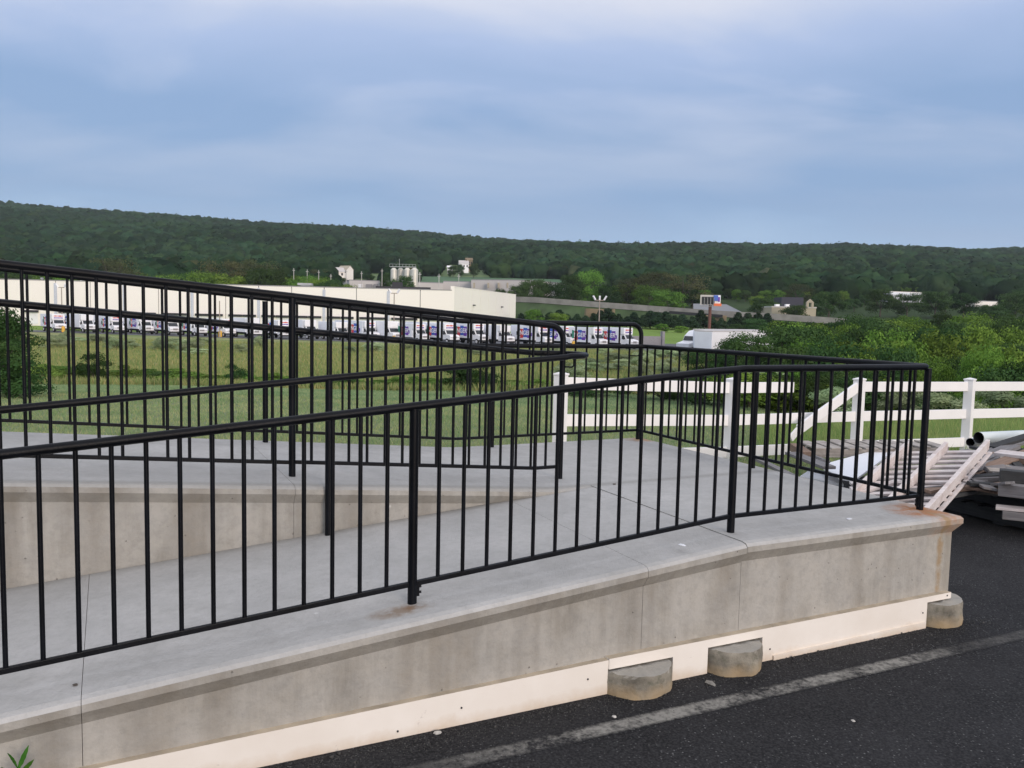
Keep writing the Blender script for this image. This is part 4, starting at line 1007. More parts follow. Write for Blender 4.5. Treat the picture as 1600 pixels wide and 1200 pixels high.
# trees behind the warehouse
for i in range(46):
    px = -60 + i * 13.4 + rng.uniform(-5, 5); d = rng.uniform(262, 330); hor = 494.1 + (px - 800) * .0219
    top = hor - np.interp(px, [-60, 150, 330, 420, 520, 560], [52, 54, 62, 66, 55, 52]) * rng.uniform(.85, 1.03)
    h = CAM_H + (hor - top) * d / F_PX - float(zt(xt(px, d), d))
    PO.append(place(rng.randrange(5), xt(px, d), d, h, h * rng.uniform(.8, 1.1), 'x', group='trees behind the warehouse'))
number(PO, '%s broadleaf tree from the left behind the warehouse roof'); PO = []
for px, d, top, w, k, lb in ((600, 330, 432, 6, 3, 'dark round tree left of the silos, standing in the pasture'), (575, 500, 428, 8, 3, 'small dark tree alone in the pasture'), (633, 311, 426, 7, 3, 'dark pointed tree in front of the silos'),
        (615, 313, 436, 9, 4, 'dark low tree left of the pointed one by the silos'), (608, 410, 424, 10, 3, 'dark tree just left of the silos'), (805, 300, 442, 9, 3, 'dark tree behind the right end of the warehouse'),
        (822, 300, 436, 9, 4, 'dark pointed tree beside the factory'), (842, 300, 432, 9, 3, 'tall dark tree in front of the factory end'), (862, 300, 440, 10, 4, 'dark tree at the right end of the factory'), (778, 290, 448, 7, 3, 'low tree showing above the warehouse side'),
        (717, 600, 412, 7, 3, 'dark tree in front of the farmhouse'), (705, 600, 415, 8, 4, 'dark tree left of the farmhouse'), (737, 600, 410, 9, 3, 'dark tree right of the farmhouse and barn'), (529, 440, 433, 9, 3, 'green tree in front of the cream houses'), (512, 440, 430, 9, 0, 'green tree left of the cream houses'),
        (890, 330, 425, 13, 3, 'broad dark tree right of the factory'), (915, 340, 420, 13, 0, 'green tree right of the broad dark one')):
    hor = 494.1 + (px - 800) * .0219; h = CAM_H + (hor - top) * d / F_PX - float(zt(xt(px, d), d)); place(k, xt(px, d), d, h, w, lb, group='trees round the factory')

for px, d, top, w, lb in ((180, 300, 394, 95, 'thin brownish tree behind the left part of the warehouse'), (345, 305, 398, 90, 'thin brownish tree behind the middle of the warehouse'), (405, 330, 400, 80, 'brownish green tree right of the middle brownish one'),
        (985, 345, 428, 75, 'brownish green tree behind the highway, left of the others'), (1015, 355, 420, 80, 'tall brownish green tree behind the highway'), (1062, 350, 422, 95, 'broad brownish green tree left of the billboard'), (1240, 390, 440, 50, 'brownish tree behind the dark-roofed building'),
        (498, 400, 418, 40, 'small brownish tree left of the cream houses')):
    place_top(0, px, d, top, w, lb, 'thin brownish trees', pool=brownp)

# ------------------------------------------------------------------ forest on the hills: one mass
def forest(name, pts, sizes, proto_v, proto_f, label, browns=.04):
    n_ = len(pts); k = len(proto_v); an = nrg.uniform(0, 6.28, n_); ca, sa = np.cos(an), np.sin(an)
    v = proto_v[nrg.integers(0, len(proto_v), n_)] if proto_v.ndim == 3 else np.repeat(proto_v[None], n_, 0)
    s = sizes[:, None]
    x = (v[:, :, 0] * ca[:, None] - v[:, :, 1] * sa[:, None]) * s + pts[:, 0:1]; y = (v[:, :, 0] * sa[:, None] + v[:, :, 1] * ca[:, None]) * s + pts[:, 1:2]
    z = v[:, :, 2] * s * nrg.uniform(.85, 1.25, (n_, 1)) + pts[:, 2:3]
    k = v.shape[1]; vv = np.stack([x, y, z], -1).reshape(-1, 3); f = (proto_f[None] + (np.arange(n_) * k)[:, None, None]).reshape(-1, proto_f.shape[1])
    big_ = np.array([mnoise.noise(Vector((a * .006, b_ * .009, 3))) for a, b_ in pts[:, :2]])[:, None]; b = nrg.uniform(.58, 1.38, (n_, 1)) * (1 + .55 * big_); tn = np.concatenate([b * nrg.uniform(.85, 1.12, (n_, 1)), b, b * nrg.uniform(.8, 1.25, (n_, 1))], 1)
    br = nrg.random(n_) < browns; tn[br] = tn[br] * np.array([1.9, 1.15, 1.2])
    tn = np.repeat(tn, k, 0)
    o = arr_mesh(name, vv, f, M_FOREST, tint=tn, smooth=True); return tag(o, label, 'forest', kind='stuff')
def shell(seed, n_, q):
    """lumpy canopy of overlapping quads, radius 1, no underside"""
    r = np.random.default_rng(seed); d = r.normal(size=(n_, 3)); d /= np.linalg.norm(d, axis=1)[:, None]; d[:, 2] = np.abs(d[:, 2]) * 1.1 - .25
    lob = np.array([mnoise.noise(Vector(tuple(x * 1.8)) + Vector((seed, 0, 0))) for x in d])
    p = d * (.88 + .38 * lob)[:, None]
    nn = d + r.normal(size=(n_, 3)) * .22; nn /= np.linalg.norm(nn, axis=1)[:, None]
    t = np.cross(nn, r.normal(size=(n_, 3))); t /= np.linalg.norm(t, axis=1)[:, None]; b = np.cross(nn, t); s = q * r.uniform(.7, 1.3, n_)[:, None]
    return np.stack([p - t * s - b * s * .7, p + t * s - b * s * .7, p + t * s + b * s * .7, p - t * s + b * s * .7], 1).reshape(-1, 3)
def blob(seed, sub, amp=.46):
    bm = bmesh.new(); bmesh.ops.create_icosphere(bm, subdivisions=sub, radius=1)
    for v in bm.verts:
        k = mnoise.noise(v.co * 1.5 + Vector((seed * 3.1, 0, 0))) * amp + mnoise.noise(v.co * 3.4 + Vector((0, seed * 2.7, 0))) * amp * .7
        v.co *= 1 + k; v.co.z *= .85
    vv_ = np.array([tuple(v.co) for v in bm.verts]); ff_ = np.array([[v.index for v in f.verts] for f in bm.faces]); bm.free(); return vv_, ff_
def scatter(y0, y1, gap, keep):
    P = []; y = y0
    while y < y1:
        w = .72 * (y + 20); xs = np.arange(-w, w, gap); xs = xs + nrg.uniform(-.45, .45, len(xs)) * gap; yy = y + nrg.uniform(-.5, .5, len(xs)) * gap
        m = keep(xs, yy); P.append(np.stack([xs[m], yy[m]], 1)); y += gap * .85
    P = np.concatenate(P); return np.concatenate([P, zt(P[:, 0], P[:, 1])[:, None]], 1)
def keep_mid(x, y):
    px = 800 + x / y * F_PX
    field = ((px > 556) & (px < 612) & (y > 400) & (y < 640)) | ((px > 640) & (px < 900) & (y > 380) & (y < 610)) | ((px > 680) & (px < 760) & (y < 735))
    bld = ((px > 535) & (px < 890) & (y < 420)) | ((px > 1075) & (px < 1300) & (y < 385)) | ((px > 1375) & (px < 1445) & (y < 470)) | ((px > 510) & (px < 556) & (y < 530)) | ((px > 1505) & (px < 1560) & (y < 460))
    front = y < np.where(px < 800, 335, 425)
    return ~(field | bld | front)
def combo(seeds, sub, nq, q):
    V_, F_ = [], None
    for sd_ in seeds:
        a, f1_ = blob(sd_, sub); b = shell(sd_, nq, q); n_ = len(a); k = np.arange(nq)[:, None] * 4 + n_
        V_.append(np.concatenate([a * .93, b])); F_ = np.concatenate([f1_, k + np.array([[0, 1, 2]]), k + np.array([[0, 2, 3]])])
    return np.stack(V_), F_
pm, fq = combo(range(40, 46), 3, 150, .11)
pts = scatter(335, 720, 9.5, keep_mid); pts[:, 2] += 3.6
forest('woodland', pts, nrg.uniform(4.6, 9.6, len(pts)), pm, fq, 'mixed green woodland on the lower slope behind the factory and the highway', .02)
pf, fq2 = combo(range(50, 58), 2, 70, .10)
pts = scatter(720, 1560, 12.0, lambda x, y: ~((800 + x / y * F_PX > 690) & (800 + x / y * F_PX < 750) & (y < 735))); pts[:, 2] += 4.0
forest('hillside_forest', pts, nrg.uniform(5.8, 10.0, len(pts)), pf, fq2, 'dark green forest covering the long ridge below the sky', .0)

# ------------------------------------------------------------------ grass blades
def grass(name, x, y, h, wd_, label, tl, th, base=None):
    n_ = len(x); z = zt(x, y) if base is None else base; a = nrg.uniform(0, 6.28, n_); lean = nrg.normal(0, .35, (n_, 2)) * h[:, None]
    c, s = np.cos(a) * wd_, np.sin(a) * wd_
    v = np.stack([np.stack([x - c, y - s, z - .01], -1), np.stack([x + c, y + s, z - .01], -1), np.stack([x + lean[:, 0], y + lean[:, 1], z + h], -1)], 1).reshape(-1, 3)
    f = np.arange(n_ * 3).reshape(-1, 3); k = nrg.random((n_, 1)); tn = np.array(tl) * (1 - k) + np.array(th) * k
    o = arr_mesh(name, v, f, M_GRASS, tint=np.repeat(tn, 3, 0)); return tag(o, label, 'grass', kind='stuff')
def clear(x, y):
    du = (x - P3.x) * U.x + (y - P3.y) * U.y; dv = (x - P3.x) * V.x + (y - P3.y) * V.y
    return ((dv > 3.10) | (du > .16)) & ~((du > -1) & (dv < 3.3))
n = 150000; y = 5.5 + 24 * nrg.random(n) ** 1.25; x = (nrg.uniform(-.66, .75, n)) * y; m = clear(x, y); x, y = x[m], y[m]
grass('mowed_grass', x, y, nrg.uniform(.03, .085, len(x)) * np.where(y < 10.5, 1.5, 1), .0035 + .0005 * y, 'short mowed grass on the slope behind the ramp', (.6, .85, .75), (1.15, 1.1, 1.0))
n = 90000; y = nrg.uniform(29, 46, n); x = nrg.uniform(-.66, .4, n) * y
grass('mowed_grass', x, y, nrg.uniform(.04, .10, n), .02, 'short mowed grass on the lower part of the slope', (.55, .8, .8), (.95, 1.05, 1.0))
n = 150000; y = 41 + 90 * nrg.random(n) ** 1.3; x = nrg.uniform(-.66, .45, n) * y
pn = np.array([mnoise.noise(Vector((a * .06, b * .12, 0))) for a, b in zip(x[:4000], y[:4000])])
grass('meadow_grass', x, y, nrg.uniform(.15, .5, n), .05, 'tall rough meadow grass below the truck lot', (.5, .72, .45), (1.15, .95, .8))
n = 26000; y = nrg.uniform(12.5, 24, n); x = nrg.uniform(.30, .80, n) * y
grass('tall_grass', x, y, nrg.uniform(.08, .30, n), .009, 'tall grass growing beyond the white fence', (.55, .85, .5), (1.1, 1.1, .8))

# ------------------------------------------------------------------ warehouse
whs = empty('warehouse', (-60, 200, -3.9)); tag(whs, 'long low cream warehouse with loading docks behind the row of trucks', 'warehouse')
wa, wb_ = at(-190, 433, 186), at(706, 455, 200); wa.z = wb_.z = 0; wd_ = (wb_ - wa).normalized(); wn = Vector((wd_.y, -wd_.x, 0)); WL = (wb_ - wa).length
WT = 6.9; WB = -4.0
corner2 = at(805, 462, 262); corner2.z = 0; sdv = (corner2 - wb_).normalized()
def wp(s, o, z): p = wa + wd_ * s + wn * o; return Vector((p.x, p.y, z))
mb = MB(); vs = [wp(0, 0, WB), wp(WL, 0, WB), corner2 + Zv * WB, corner2 - wd_ * WL + Zv * WB]; vt = [Vector((p.x, p.y, WT - .3)) for p in vs]
mb.add(vs + vt, [(0, 1, 5, 4), (1, 2, 6, 5), (2, 3, 7, 6), (3, 0, 4, 7), (4, 5, 6, 7)]); mb.build('core', M_JOINT, whs)
npan = 17; pw = WL / npan
for i in range(npan):
    mb = MB(); X = frame(wp(i * pw, 0, 0), wd_, Zv); mb.box(.09, pw - .09, -.22, 0, WB, WT, X=X); mb.build('wall_panel', M_WHSE, whs)
for i in range(1, npan):
    if i % 2 == 1:
        mb = MB(); X = frame(wp(i * pw, 0, 0), wd_, Zv); mb.box(-.32, .32, -.42, -.23, WB, WT - .5, X=X); mb.build('downspout', M_SPOUT, whs)
mb = MB(); X = frame(wp(0, 0, 0), wd_, Zv); mb.box(0, WL, -.28, .05, WT + .01, WT + .22, X=X); mb.build('coping', M_JOINT, whs)
for i in range(npan):
    for q in (.30, .72):
        if i < 5 and q > .5: continue
        X = frame(wp((i + q) * pw, 0, 0), wd_, Zv)
        mb = MB(); mb.box(-1.5, 1.5, -.9, -.24, -.35, .15, X=X); dr = mb.build('dock_canopy', M_DARK, whs)
        mb = MB(); mb.box(-1.3, 1.3, -.30, -.225, -3.0, -.4, X=X); mb.build('dock_door', M_WHITE, whs)
ls = (corner2 - wb_).length; ns = 8; sn = Vector((sdv.y, -sdv.x, 0))
for i in range(ns):
    mb = MB(); X = frame(Vector((wb_.x, wb_.y, 0)) + sdv * (i * ls / ns), sdv, Zv); mb.box(.09, ls / ns - .09, -.25, 0, WB, WT + .9 , X=X); mb.build('wall_panel', M_WHSE, whs)
mb = MB(); X = frame(Vector((wb_.x, wb_.y, 0)), sdv, Zv); mb.box(-.1, ls, -.3, .1, WT + .91, WT + 1.1, X=X); mb.build('coping', M_WHSE, whs)
mb = MB(); X = frame(wp(WL - .3, 0, 0), wd_, Zv); mb.box(-.0, .9, -.24, .1, WB, WT + 1.1, X=X); mb.build('corner_pier', M_WHSE, whs)
for q in (.27, .72):
    mb = MB(); X = frame(Vector((wb_.x, wb_.y, 0)) + sdv * (ls * q), sdv, Zv); mb.box(-.5, .5, -.8, -.26, 3.6, 3.9, X=X); mb.build('wall_light', M_DARK, whs)
for s, o, w, h, mm, nm_ in ((16, -3, 1.2, .9, M_WHITE, 'roof_vent'), (28.5, -4, .5, 1.1, M_METAL, 'roof_vent'), (33, -4, .5, .8, M_METAL, 'roof_vent'), (42, -4, 1.4, .9, M_WHITE, 'roof_vent'), (92, -12, 3.4, 1.3, M_METAL, 'hood_vent')):
    c = wp(s, o, 0); mb = MB(); X = frame(Vector((c.x, c.y, 0)), wd_, Zv); mb.box(-w * .3, w * .3, -w * .3, w * .3, WT - .35, WT + h * .6, X=X); mb.box(-w / 2, w / 2, -w / 2, w / 2, WT + h * .6, WT + h, X=X); mb.build(nm_, mm, whs)
c = wp(WL - 14, -9, 0); mb = MB(); X = frame(Vector((c.x, c.y, 0)), wd_, Zv); mb.box(-4.5, 9, -2, 2, WT - .35, WT + .9, X=X); mb.box(-.5, 2, -2, 2, WT + .9, WT + 2.0, X=X); mb.build('roof_unit', M_DARK, whs)

# factory and silos behind
def bldg(name, label, cat, corners, z0, z1, m, roof=None, lift=0):
    c = sum(corners, Vector((0, 0, 0))) / len(corners); root = empty(name, (c.x, c.y, z0)); tag(root, label, cat)
    n_ = len(corners); mb = MB(); vs = [Vector((p.x, p.y, z0)) for p in corners] + [Vector((p.x, p.y, z1)) for p in corners]
    mb.add(vs, [(i, (i + 1) % n_, n_ + (i + 1) % n_, n_ + i) for i in range(n_)]); mb.build('wall', m, root)
    mb = MB(); vs = [Vector((p.x, p.y, z1 + .02)) for p in corners] + [Vector((c.x + (p.x - c.x) * 1.0, c.y + (p.y - c.y) * 1.0, z1 + .35)) for p in corners]
    mb.add(vs, [(i, (i + 1) % n_, n_ + (i + 1) % n_, n_ + i) for i in range(n_)] + [tuple(range(n_, 2 * n_))]); mb.build('roof', roof or M_JOINT, root)
    return root
def rect(pxa, pxb, da, db, depth):
    a = Vector((xt(pxa, da), da, 0)); b = Vector((xt(pxb, db), db, 0)); d = (b - a).normalized(); n_ = Vector((-d.y, d.x, 0))
    return [a, b, b + n_ * depth, a + n_ * depth]
def zat(px, py, d): return at(px, py, d).z
f1 = bldg('factory', 'low grey factory building behind the warehouse, left of the silos', 'building', rect(544, 690, 330, 340, 40), 0, zat(560, 439, 331), M_WHSE2)
for px0, px1 in ((558, 566), (572, 581), (584, 590)):
    mb = MB(); a = at(px0, 448, 329.0); b = at(px1, 448, 329.0); mb.box(a.x, b.x, a.y, a.y + .8, zat(px0, 452, 330), zat(px0, 444, 330)); mb.build('louvre', M_JOINT if px0 > 560 else M_WHITE, f1)
f2 = bldg('factory', 'long pale grey factory hall right of the silos', 'building', rect(690, 740, 345, 345, 40), 0, zat(715, 441, 345), M_WHSE2)
f3 = bldg('factory', 'pale beige factory hall with a sloping right end beside the dark trees', 'building', [Vector((xt(733, 330), 330, 0)), Vector((xt(828, 322), 322, 0)), Vector((xt(880, 350), 350, 0)), Vector((xt(733, 372), 372, 0))], 0, zat(780, 438.5, 326), M_WHSE2)
for px in (741, 763, 779, 793):
    mb = MB(); a = at(px, 446, 324.5); mb.box(a.x - .35, a.x + .35, a.y - 1.5, a.y + .1, a.z - 1, a.z + 1); mb.build('wall_light', M_YWALL, f3)
sil = empty('silo_cluster', (xt(630, 322), 322, 3)); tag(sil, 'cluster of tall pale metal silos with a catwalk behind the warehouse roof', 'silo')
for px, d in ((613, 322), (623.5, 326), (634, 322), (645, 320)):
    c = Vector((xt(px, d), d, 0)); z1_ = zat(px, 419, d); r_ = 1.25 if px < 640 else 1.45
    mb = MB(); mb.tube([c + Zv * 2, c + Zv * (z1_ - .8)], r_, 20); mb.tube([c + Zv * (z1_ - .8), c + Zv * z1_], [r_, .5], 20)
    for k in range(6): zz_ = 4 + (z1_ - 5) * k / 6; mb.tube([c + Zv * zz_, c + Zv * (zz_ + .12)], r_ + .05, 20)
    mb.build('silo', M_SILO, sil, smooth=True)
mb = MB(); a = at(609, 416.5, 321); b = at(650, 416.5, 321); mb.box(a.x, b.x, a.y - .8, a.y + 1.5, a.z - .1, a.z + .12)
for k in range(9): x_ = a.x + (b.x - a.x) * k / 8; mb.box(x_ - .05, x_ + .05, a.y - .8, a.y - .7, a.z + .12, a.z + .95)
mb.box(a.x, b.x, a.y - .8, a.y - .7, a.z + .9, a.z + 1.0); c = at(624, 415, 321); mb.box(c.x - .07, c.x + .07, c.y, c.y + .14, c.z, c.z + 2.6)
mb.build('catwalk', M_METAL, sil)

# fields on the far slope
def sheet(name, quad, m, n_=16):
    mb = MB(); a, b, c, d = [Vector((xt(px, dd), dd, 0)) for px, dd in quad]
    vs = []
    for i in range(n_ + 1):
        for j in range(n_ + 1):
            p = (a.lerp(b, j / n_)).lerp(d.lerp(c, j / n_), i / n_); vs.append((p.x, p.y, float(zt(p.x, p.y)) + .25))
    mb.add(vs, [(i * (n_ + 1) + j, i * (n_ + 1) + j + 1, (i + 1) * (n_ + 1) + j + 1, (i + 1) * (n_ + 1) + j) for i in range(n_) for j in range(n_)])
    return tag(mb.build(name, m, smooth=True), kind='structure')
sheet('crop_field', [(630, 400), (870, 400), (880, 612), (640, 612)], M_CROP)
sheet('pasture', [(552, 400), (614, 400), (614, 640), (552, 640)], M_MEAD2)
sheet('farmyard', [(678, 614), (765, 614), (765, 735), (678, 735)], M_MEAD2)

def house(name, label, px, py_base, d, w, dp, h, rot, mw, mr, gable=1.6, chimney=False):
    x, y = xt(px, d), d; z = zat(px, py_base, d)
    root = empty(name, (x, y, z)); tag(root, label, 'house'); X = Matrix.Translation((x, y, z)) @ Matrix.Rotation(rot, 4, 'Z')
    mb = MB(); mb.box(-w / 2, w / 2, -dp / 2, dp / 2, -3, h, X=X)
    mb.add([X @ Vector(p) for p in ((-w / 2, -dp / 2, h), (-w / 2, dp / 2, h), (-w / 2, 0, h + gable), (w / 2, -dp / 2, h), (w / 2, dp / 2, h), (w / 2, 0, h + gable))], [(0, 2, 1), (3, 4, 5)]); mb.build('wall', mw, root)
    mb = MB(); e = .4
    for s in (-1, 1):
        a = [X @ Vector((sx * (w / 2 + e), s * (dp / 2 + e), h - .2)) for sx in (-1, 1)] + [X @ Vector((sx * (w / 2 + e), 0, h + gable + .12)) for sx in (1, -1)]
        mb.add(a, [(0, 1, 2, 3)])
    rf = mb.build('roof', mr, root)
    for k in range(3):
        xx = -w / 2 + w * (k + .5) / 3; mb = MB(); mb.box(xx - .5, xx + .5, -dp / 2 - .05, -dp / 2 + .01, h * .35, h * .75, X=X); mb.build('window', M_GLASS, root)
    if chimney:
        mb = MB(); mb.box(w / 4, w / 4 + .7, -.35, .35, h, h + gable + 1.2, X=X); mb.build('chimney', M_EARTH, root)
    return root
house('farmhouse', 'white farmhouse among trees above the crop field', 721, 421, 640, 7, 6, 4, .2, M_WHITE, M_WHSE2, 2.5, True)
house('barn', 'small brownish barn beside the white farmhouse', 729, 419, 645, 5, 5, 6, .2, M_EARTH, M_EARTH, 1.5)
house('shed', 'small white shed left of the farmhouse', 700, 422, 630, 4, 3, 2, .1, M_WHITE, M_WHITE, 1)
house('house', 'cream house with a pitched roof left of the pasture, behind the utility poles', 522, 434, 480, 9, 7, 3.4, .5, M_WHSE, M_WHSE2, 2.4)
house('house', 'cream house gable just right of the other cream house', 538, 430, 500, 7, 6, 3.2, -.5, M_WHSE, M_YWALL, 2.2)
house('house', 'tiny white house on the wooded hill, above the left of the warehouse', 299, 424, 520, 5, 4, 4, .2, M_WHITE, M_WHSE2, 1.5)

# utility poles
def pole(px, y0, y1, d, label, m, arm=.9, group='utility poles behind the warehouse', r=.16, name='utility_pole', heads=0):
    a = at(px, y1, d); b = at(px, y0, d); gz_ = min(float(zt(a.x, a.y)), b.z)
    root = empty(name, (a.x, a.y, gz_)); tag(root, label, 'pole', group)
    mb = MB(); mb.tube([(a.x, a.y, gz_), (a.x, a.y, a.z)], [r, r * .7], 8); mb.build('pole', m, root, smooth=True)
    if arm and not heads:
        mb = MB(); mb.box(a.x - arm / 2, a.x + arm / 2, a.y - .1, a.y + .1, a.z - .9, a.z - .7); mb.build('crossarm', m, root)
    if heads:
        mb = MB(); mb.box(a.x - arm / 2, a.x + arm / 2, a.y - .07, a.y + .07, a.z - .1, a.z + .05); mb.build('crossarm', m, root)
        for k in range(heads):
            hx = a.x - arm / 2 + arm * k / (heads - 1); mb = MB(); sl_ = (k / (heads - 1) - .5) * 1.6
            mb.beam((hx, a.y, a.z + .05), (hx + sl_ * .5, a.y - .2, a.z + .75), .3, .25); mb.build('lamp_head', M_WHITE, root)
    return root
for i, (px, a_, b_) in enumerate(((459, 419, 445), (480, 421, 450), (498, 422, 450), (517, 428, 450), (541, 421, 450), (565, 424, 452), (597, 420, 450))):
    pole(px, b_, a_, 312, ['leftmost', 'second', 'third', 'fourth', 'fifth', 'sixth', 'rightmost'][i] + ' of the thin utility poles rising behind the warehouse roof', M_WHSE2)
for i, (px, a_) in enumerate(((656, 425), (686, 428), (717, 428))):
    pole(px, 452, a_, 300, ['left', 'middle', 'right'][i] + ' one of three slim light poles in front of the crop field', M_METAL, arm=1.2, group='light poles before the crop field', name='light_pole')
pole(937, 545, 469, 150, 'tall lot light pole with three floodlights near the end of the truck row', M_WOODP, arm=1.6, group='lot light poles', name='light_pole', heads=3, r=.13)
pole(616, 545, 458, 158, 'lot light pole with a short crossarm in front of the warehouse, near its middle', M_WOODP, arm=1.2, group='lot light poles', name='light_pole', heads=2, r=.13)
pole(96, 520, 449, 170, 'lot light pole with a short crossarm in front of the warehouse at the left', M_WOODP, arm=1.2, group='lot light poles', name='light_pole', heads=2, r=.13)
pole(343, 527, 470, 150, 'thin lot pole behind the yellow bollard at the left centre', M_WOODP, arm=0, group='lot light poles', name='light_pole', r=.12)
for px, y_, lb in ((343, 528, 'yellow bollard at the foot of a lot pole, left of centre'), (614, 535, 'yellow bollard at the lot edge near the middle'), (895, 548, 'yellow bollard near the right end of the truck row'), (98, 520, 'yellow bollard at the foot of the leftmost lot pole')):
    d = np.interp(px, [70, 980], [163, 132]); x = xt(px, d); mb = MB(); mb.tube([(x, d, -3.9), (x, d, -2.9), (x, d, -2.72)], [.32, .32, .2], 12); one(mb, 'bollard', M_YEL, lb, 'bollard', 'yellow bollards along the lot edge', smooth=True)

# ------------------------------------------------------------------ highway with barrier
def strip(name, pts3, prof, m, label=None, cat=None, kind=None):
    """prof: list of (offset across, dz) swept along pts"""
    mb = MB(); vs = []; k = len(prof)
    for i, p in enumerate(pts3):
        t = (pts3[min(i + 1, len(pts3) - 1)] - pts3[max(i - 1, 0)]); t.z = 0; t.normalize(); n_ = Vector((-t.y, t.x, 0))
        for o_, dz in prof: q = p + n_ * o_; vs.append((q.x, q.y, (p.z + dz) if dz > -50 else -6))
    mb.add(vs, [(i * k + j, (i + 1) * k + j, (i + 1) * k + j + 1, i * k + j + 1) for i in range(len(pts3) - 1) for j in range(k - 1)])
    return tag(mb.build(name, m), label, cat, None, kind)
hw = [at(px, py, d) for px, py, d in ((760, 462, 300), (835, 464, 290), (930, 471, 280), (1040, 479, 270), (1120, 485, 262), (1230, 491, 255), (1370, 501, 246), (1500, 508, 240), (1700, 520, 232))]
hw = [Vector((p.x, p.y, p.z - 1.2)) for p in hw]
strip('highway', hw, [(.4, 0), (16, 0)], M_LOT, kind='structure')
strip('road_embankment', hw, [(-9, -100), (-6, -5.0), (0, -.8), (0, .0), (.4, -.01)], simple('bank_grass', (.05, .085, .03), rough=.95, var=.3, scale=.2), kind='structure')
o = strip('highway_barrier', hw, [(-.25, -.75), (-.25, 1.15), (.15, 1.15), (.38, .1)], M_CBAR, 'long grey concrete barrier along the edge of the raised highway', 'barrier')
a = at(935, 489, 262); mb = MB(); mb.box(a.x - 4, a.x + 5, a.y - 2, a.y + 4, a.z - 3, a.z + 1.3); one(mb, 'bank', M_EARTH, 'bare tan earth patch on the highway bank behind the light pole', 'earth bank')
# overpass part under the billboard
a, b = at(1045, 484, 263), at(1128, 490, 256)
mb = MB(); mb.beam(Vector((a.x, a.y - 1.0, a.z - .8)), Vector((b.x, b.y - 1.0, b.z - .8)), .5, .9); one(mb, 'bridge_girder', M_DARK, 'dark girder of the overpass below the barrier, left of the billboard post', 'girder')
a = at(1108, 497, 258); mb = MB(); mb.box(a.x - 3.5, a.x + 5, a.y - 1.6, a.y, a.z - 3, a.z + .9); one(mb, 'bridge_abutment', M_EARTH, 'tan abutment wall of the overpass behind the billboard post', 'abutment')

# billboard
bb = empty('billboard', (xt(1106, 225), 225, -2)); tag(bb, 'roadside billboard on a rust-red post with a blue and orange advert', 'billboard')
d = 225; L_ = at(1090, 461, d); R_ = at(1121, 481, d)
mb = MB(); c = at(1110, 480, d); mb.tube([(c.x, c.y + .3, -2.5), (c.x, c.y + .3, c.z + 2.5)], .42, 12); mb.build('post', simple('rust_red', (.17, .07, .06), .8), bb, smooth=True)
zt1, zb1 = at(1105, 461, d).z, at(1105, 476.5, d).z
xa, xb, xc = xt(1090, d), xt(1112, d), xt(1121.5, d)
mb = MB(); mb.box(xa, xb, d, d + .25, zb1, zt1); pn_ = mb.build('back_panel', M_WHSE2, bb)
mb = MB(); mb.box(xa + .35, xb, d - .12, d - .01, zb1 + .2, zt1 - .5); mb.build('panel_frame', M_DARK, bb)
mb = MB()
for k in range(4): x_ = xa + .9 + k * .85; mb.box(x_, x_ + .12, d - .5, d - .13, zb1 - .2, zt1 - .7)
mb.box(xa, xc + .3, d - .9, d - .2, zb1 - .45, zb1 - .3); mb.build('catwalk', M_JOINT, bb)
mb = MB(); mb.box(xb + .01, xc, d + .1, d + .3, zb1 - .1, zt1); mb.build('advert_panel', M_WHITE, bb)
mb = MB(); mb.box(xb - .3, xb + .85, d - .25, d - .13, zb1 + 1.1, zt1 - .05); mb.build('advert_blue', M_BLUE, bb)
mb = MB(); mb.box(xb + .9, xc - .2, d - .02, d + .09, zb1 + .9, zt1 - .5); mb.build('advert_dark', M_PURP, bb)
mb = MB(); mb.box(xb - .3, xc + .2, d - .25, d - .13, zb1 - .25, zb1 + .45); mb.build('advert_orange', simple('orange', (.75, .16, .05), .6), bb)

# buildings right of the billboard
root = empty('roadside_building', (xt(1130, 300), 300, 0)); tag(root, 'low building with a broad grey pitched roof behind the billboard', 'building')
a, b = at(1084, 492, 300), at(1168, 492, 300)
mb = MB(); mb.box(a.x, b.x, 300, 316, -1, a.z); mb.build('wall', M_WHSE2, root)
mb = MB(); z0, z1_ = a.z + .01, zat(1130, 475.5, 312); mb.add([(a.x - .5, 299.5, z0), (b.x + .5, 299.5, z0), (b.x - 5, 312, z1_), (a.x + 2, 312, z1_)], [(0, 1, 2, 3)]); mb.add([(b.x + .5, 299.5, z0), (b.x + .5, 317, z0), (b.x - 5, 312, z1_)], [(0, 1, 2)]); mb.build('roof', M_ROOFG, root)
root = empty('mission_building', (xt(1240, 285), 285, 0)); tag(root, 'sand-coloured building with a small bell gable near its right end', 'building')
a, b = at(1204, 479, 285), at(1273, 481, 285)
mb = MB(); mb.box(a.x, b.x, 285, 297, -1, a.z - .3); mb.build('wall', M_YWALL, root)
mb = MB(); mb.box(a.x - .1, b.x + .1, 284.8, 297.1, a.z - .29, a.z + .15); mb.build('parapet', M_WHSE2, root)
c = at(1263, 478, 285); mb = MB(); mb.box(c.x - 1.2, c.x - .45, 284.6, 285.5, c.z - .5, c.z + 1.1); mb.box(c.x + .45, c.x + 1.2, 284.6, 285.5, c.z - .5, c.z + 1.1)
mb.add([(c.x + sx, yy, c.z + zz_) for yy in (284.6, 285.5) for sx, zz_ in ((-1.3, 1.11), (1.3, 1.11), (.7, 1.7), (0, 2.3), (-.7, 1.7))], [(0, 1, 2, 3, 4), (9, 8, 7, 6, 5), (0, 4, 9, 5), (4, 3, 8, 9), (3, 2, 7, 8), (2, 1, 6, 7), (1, 0, 5, 6)]); mb.build('bell_gable', M_YWALL, root)
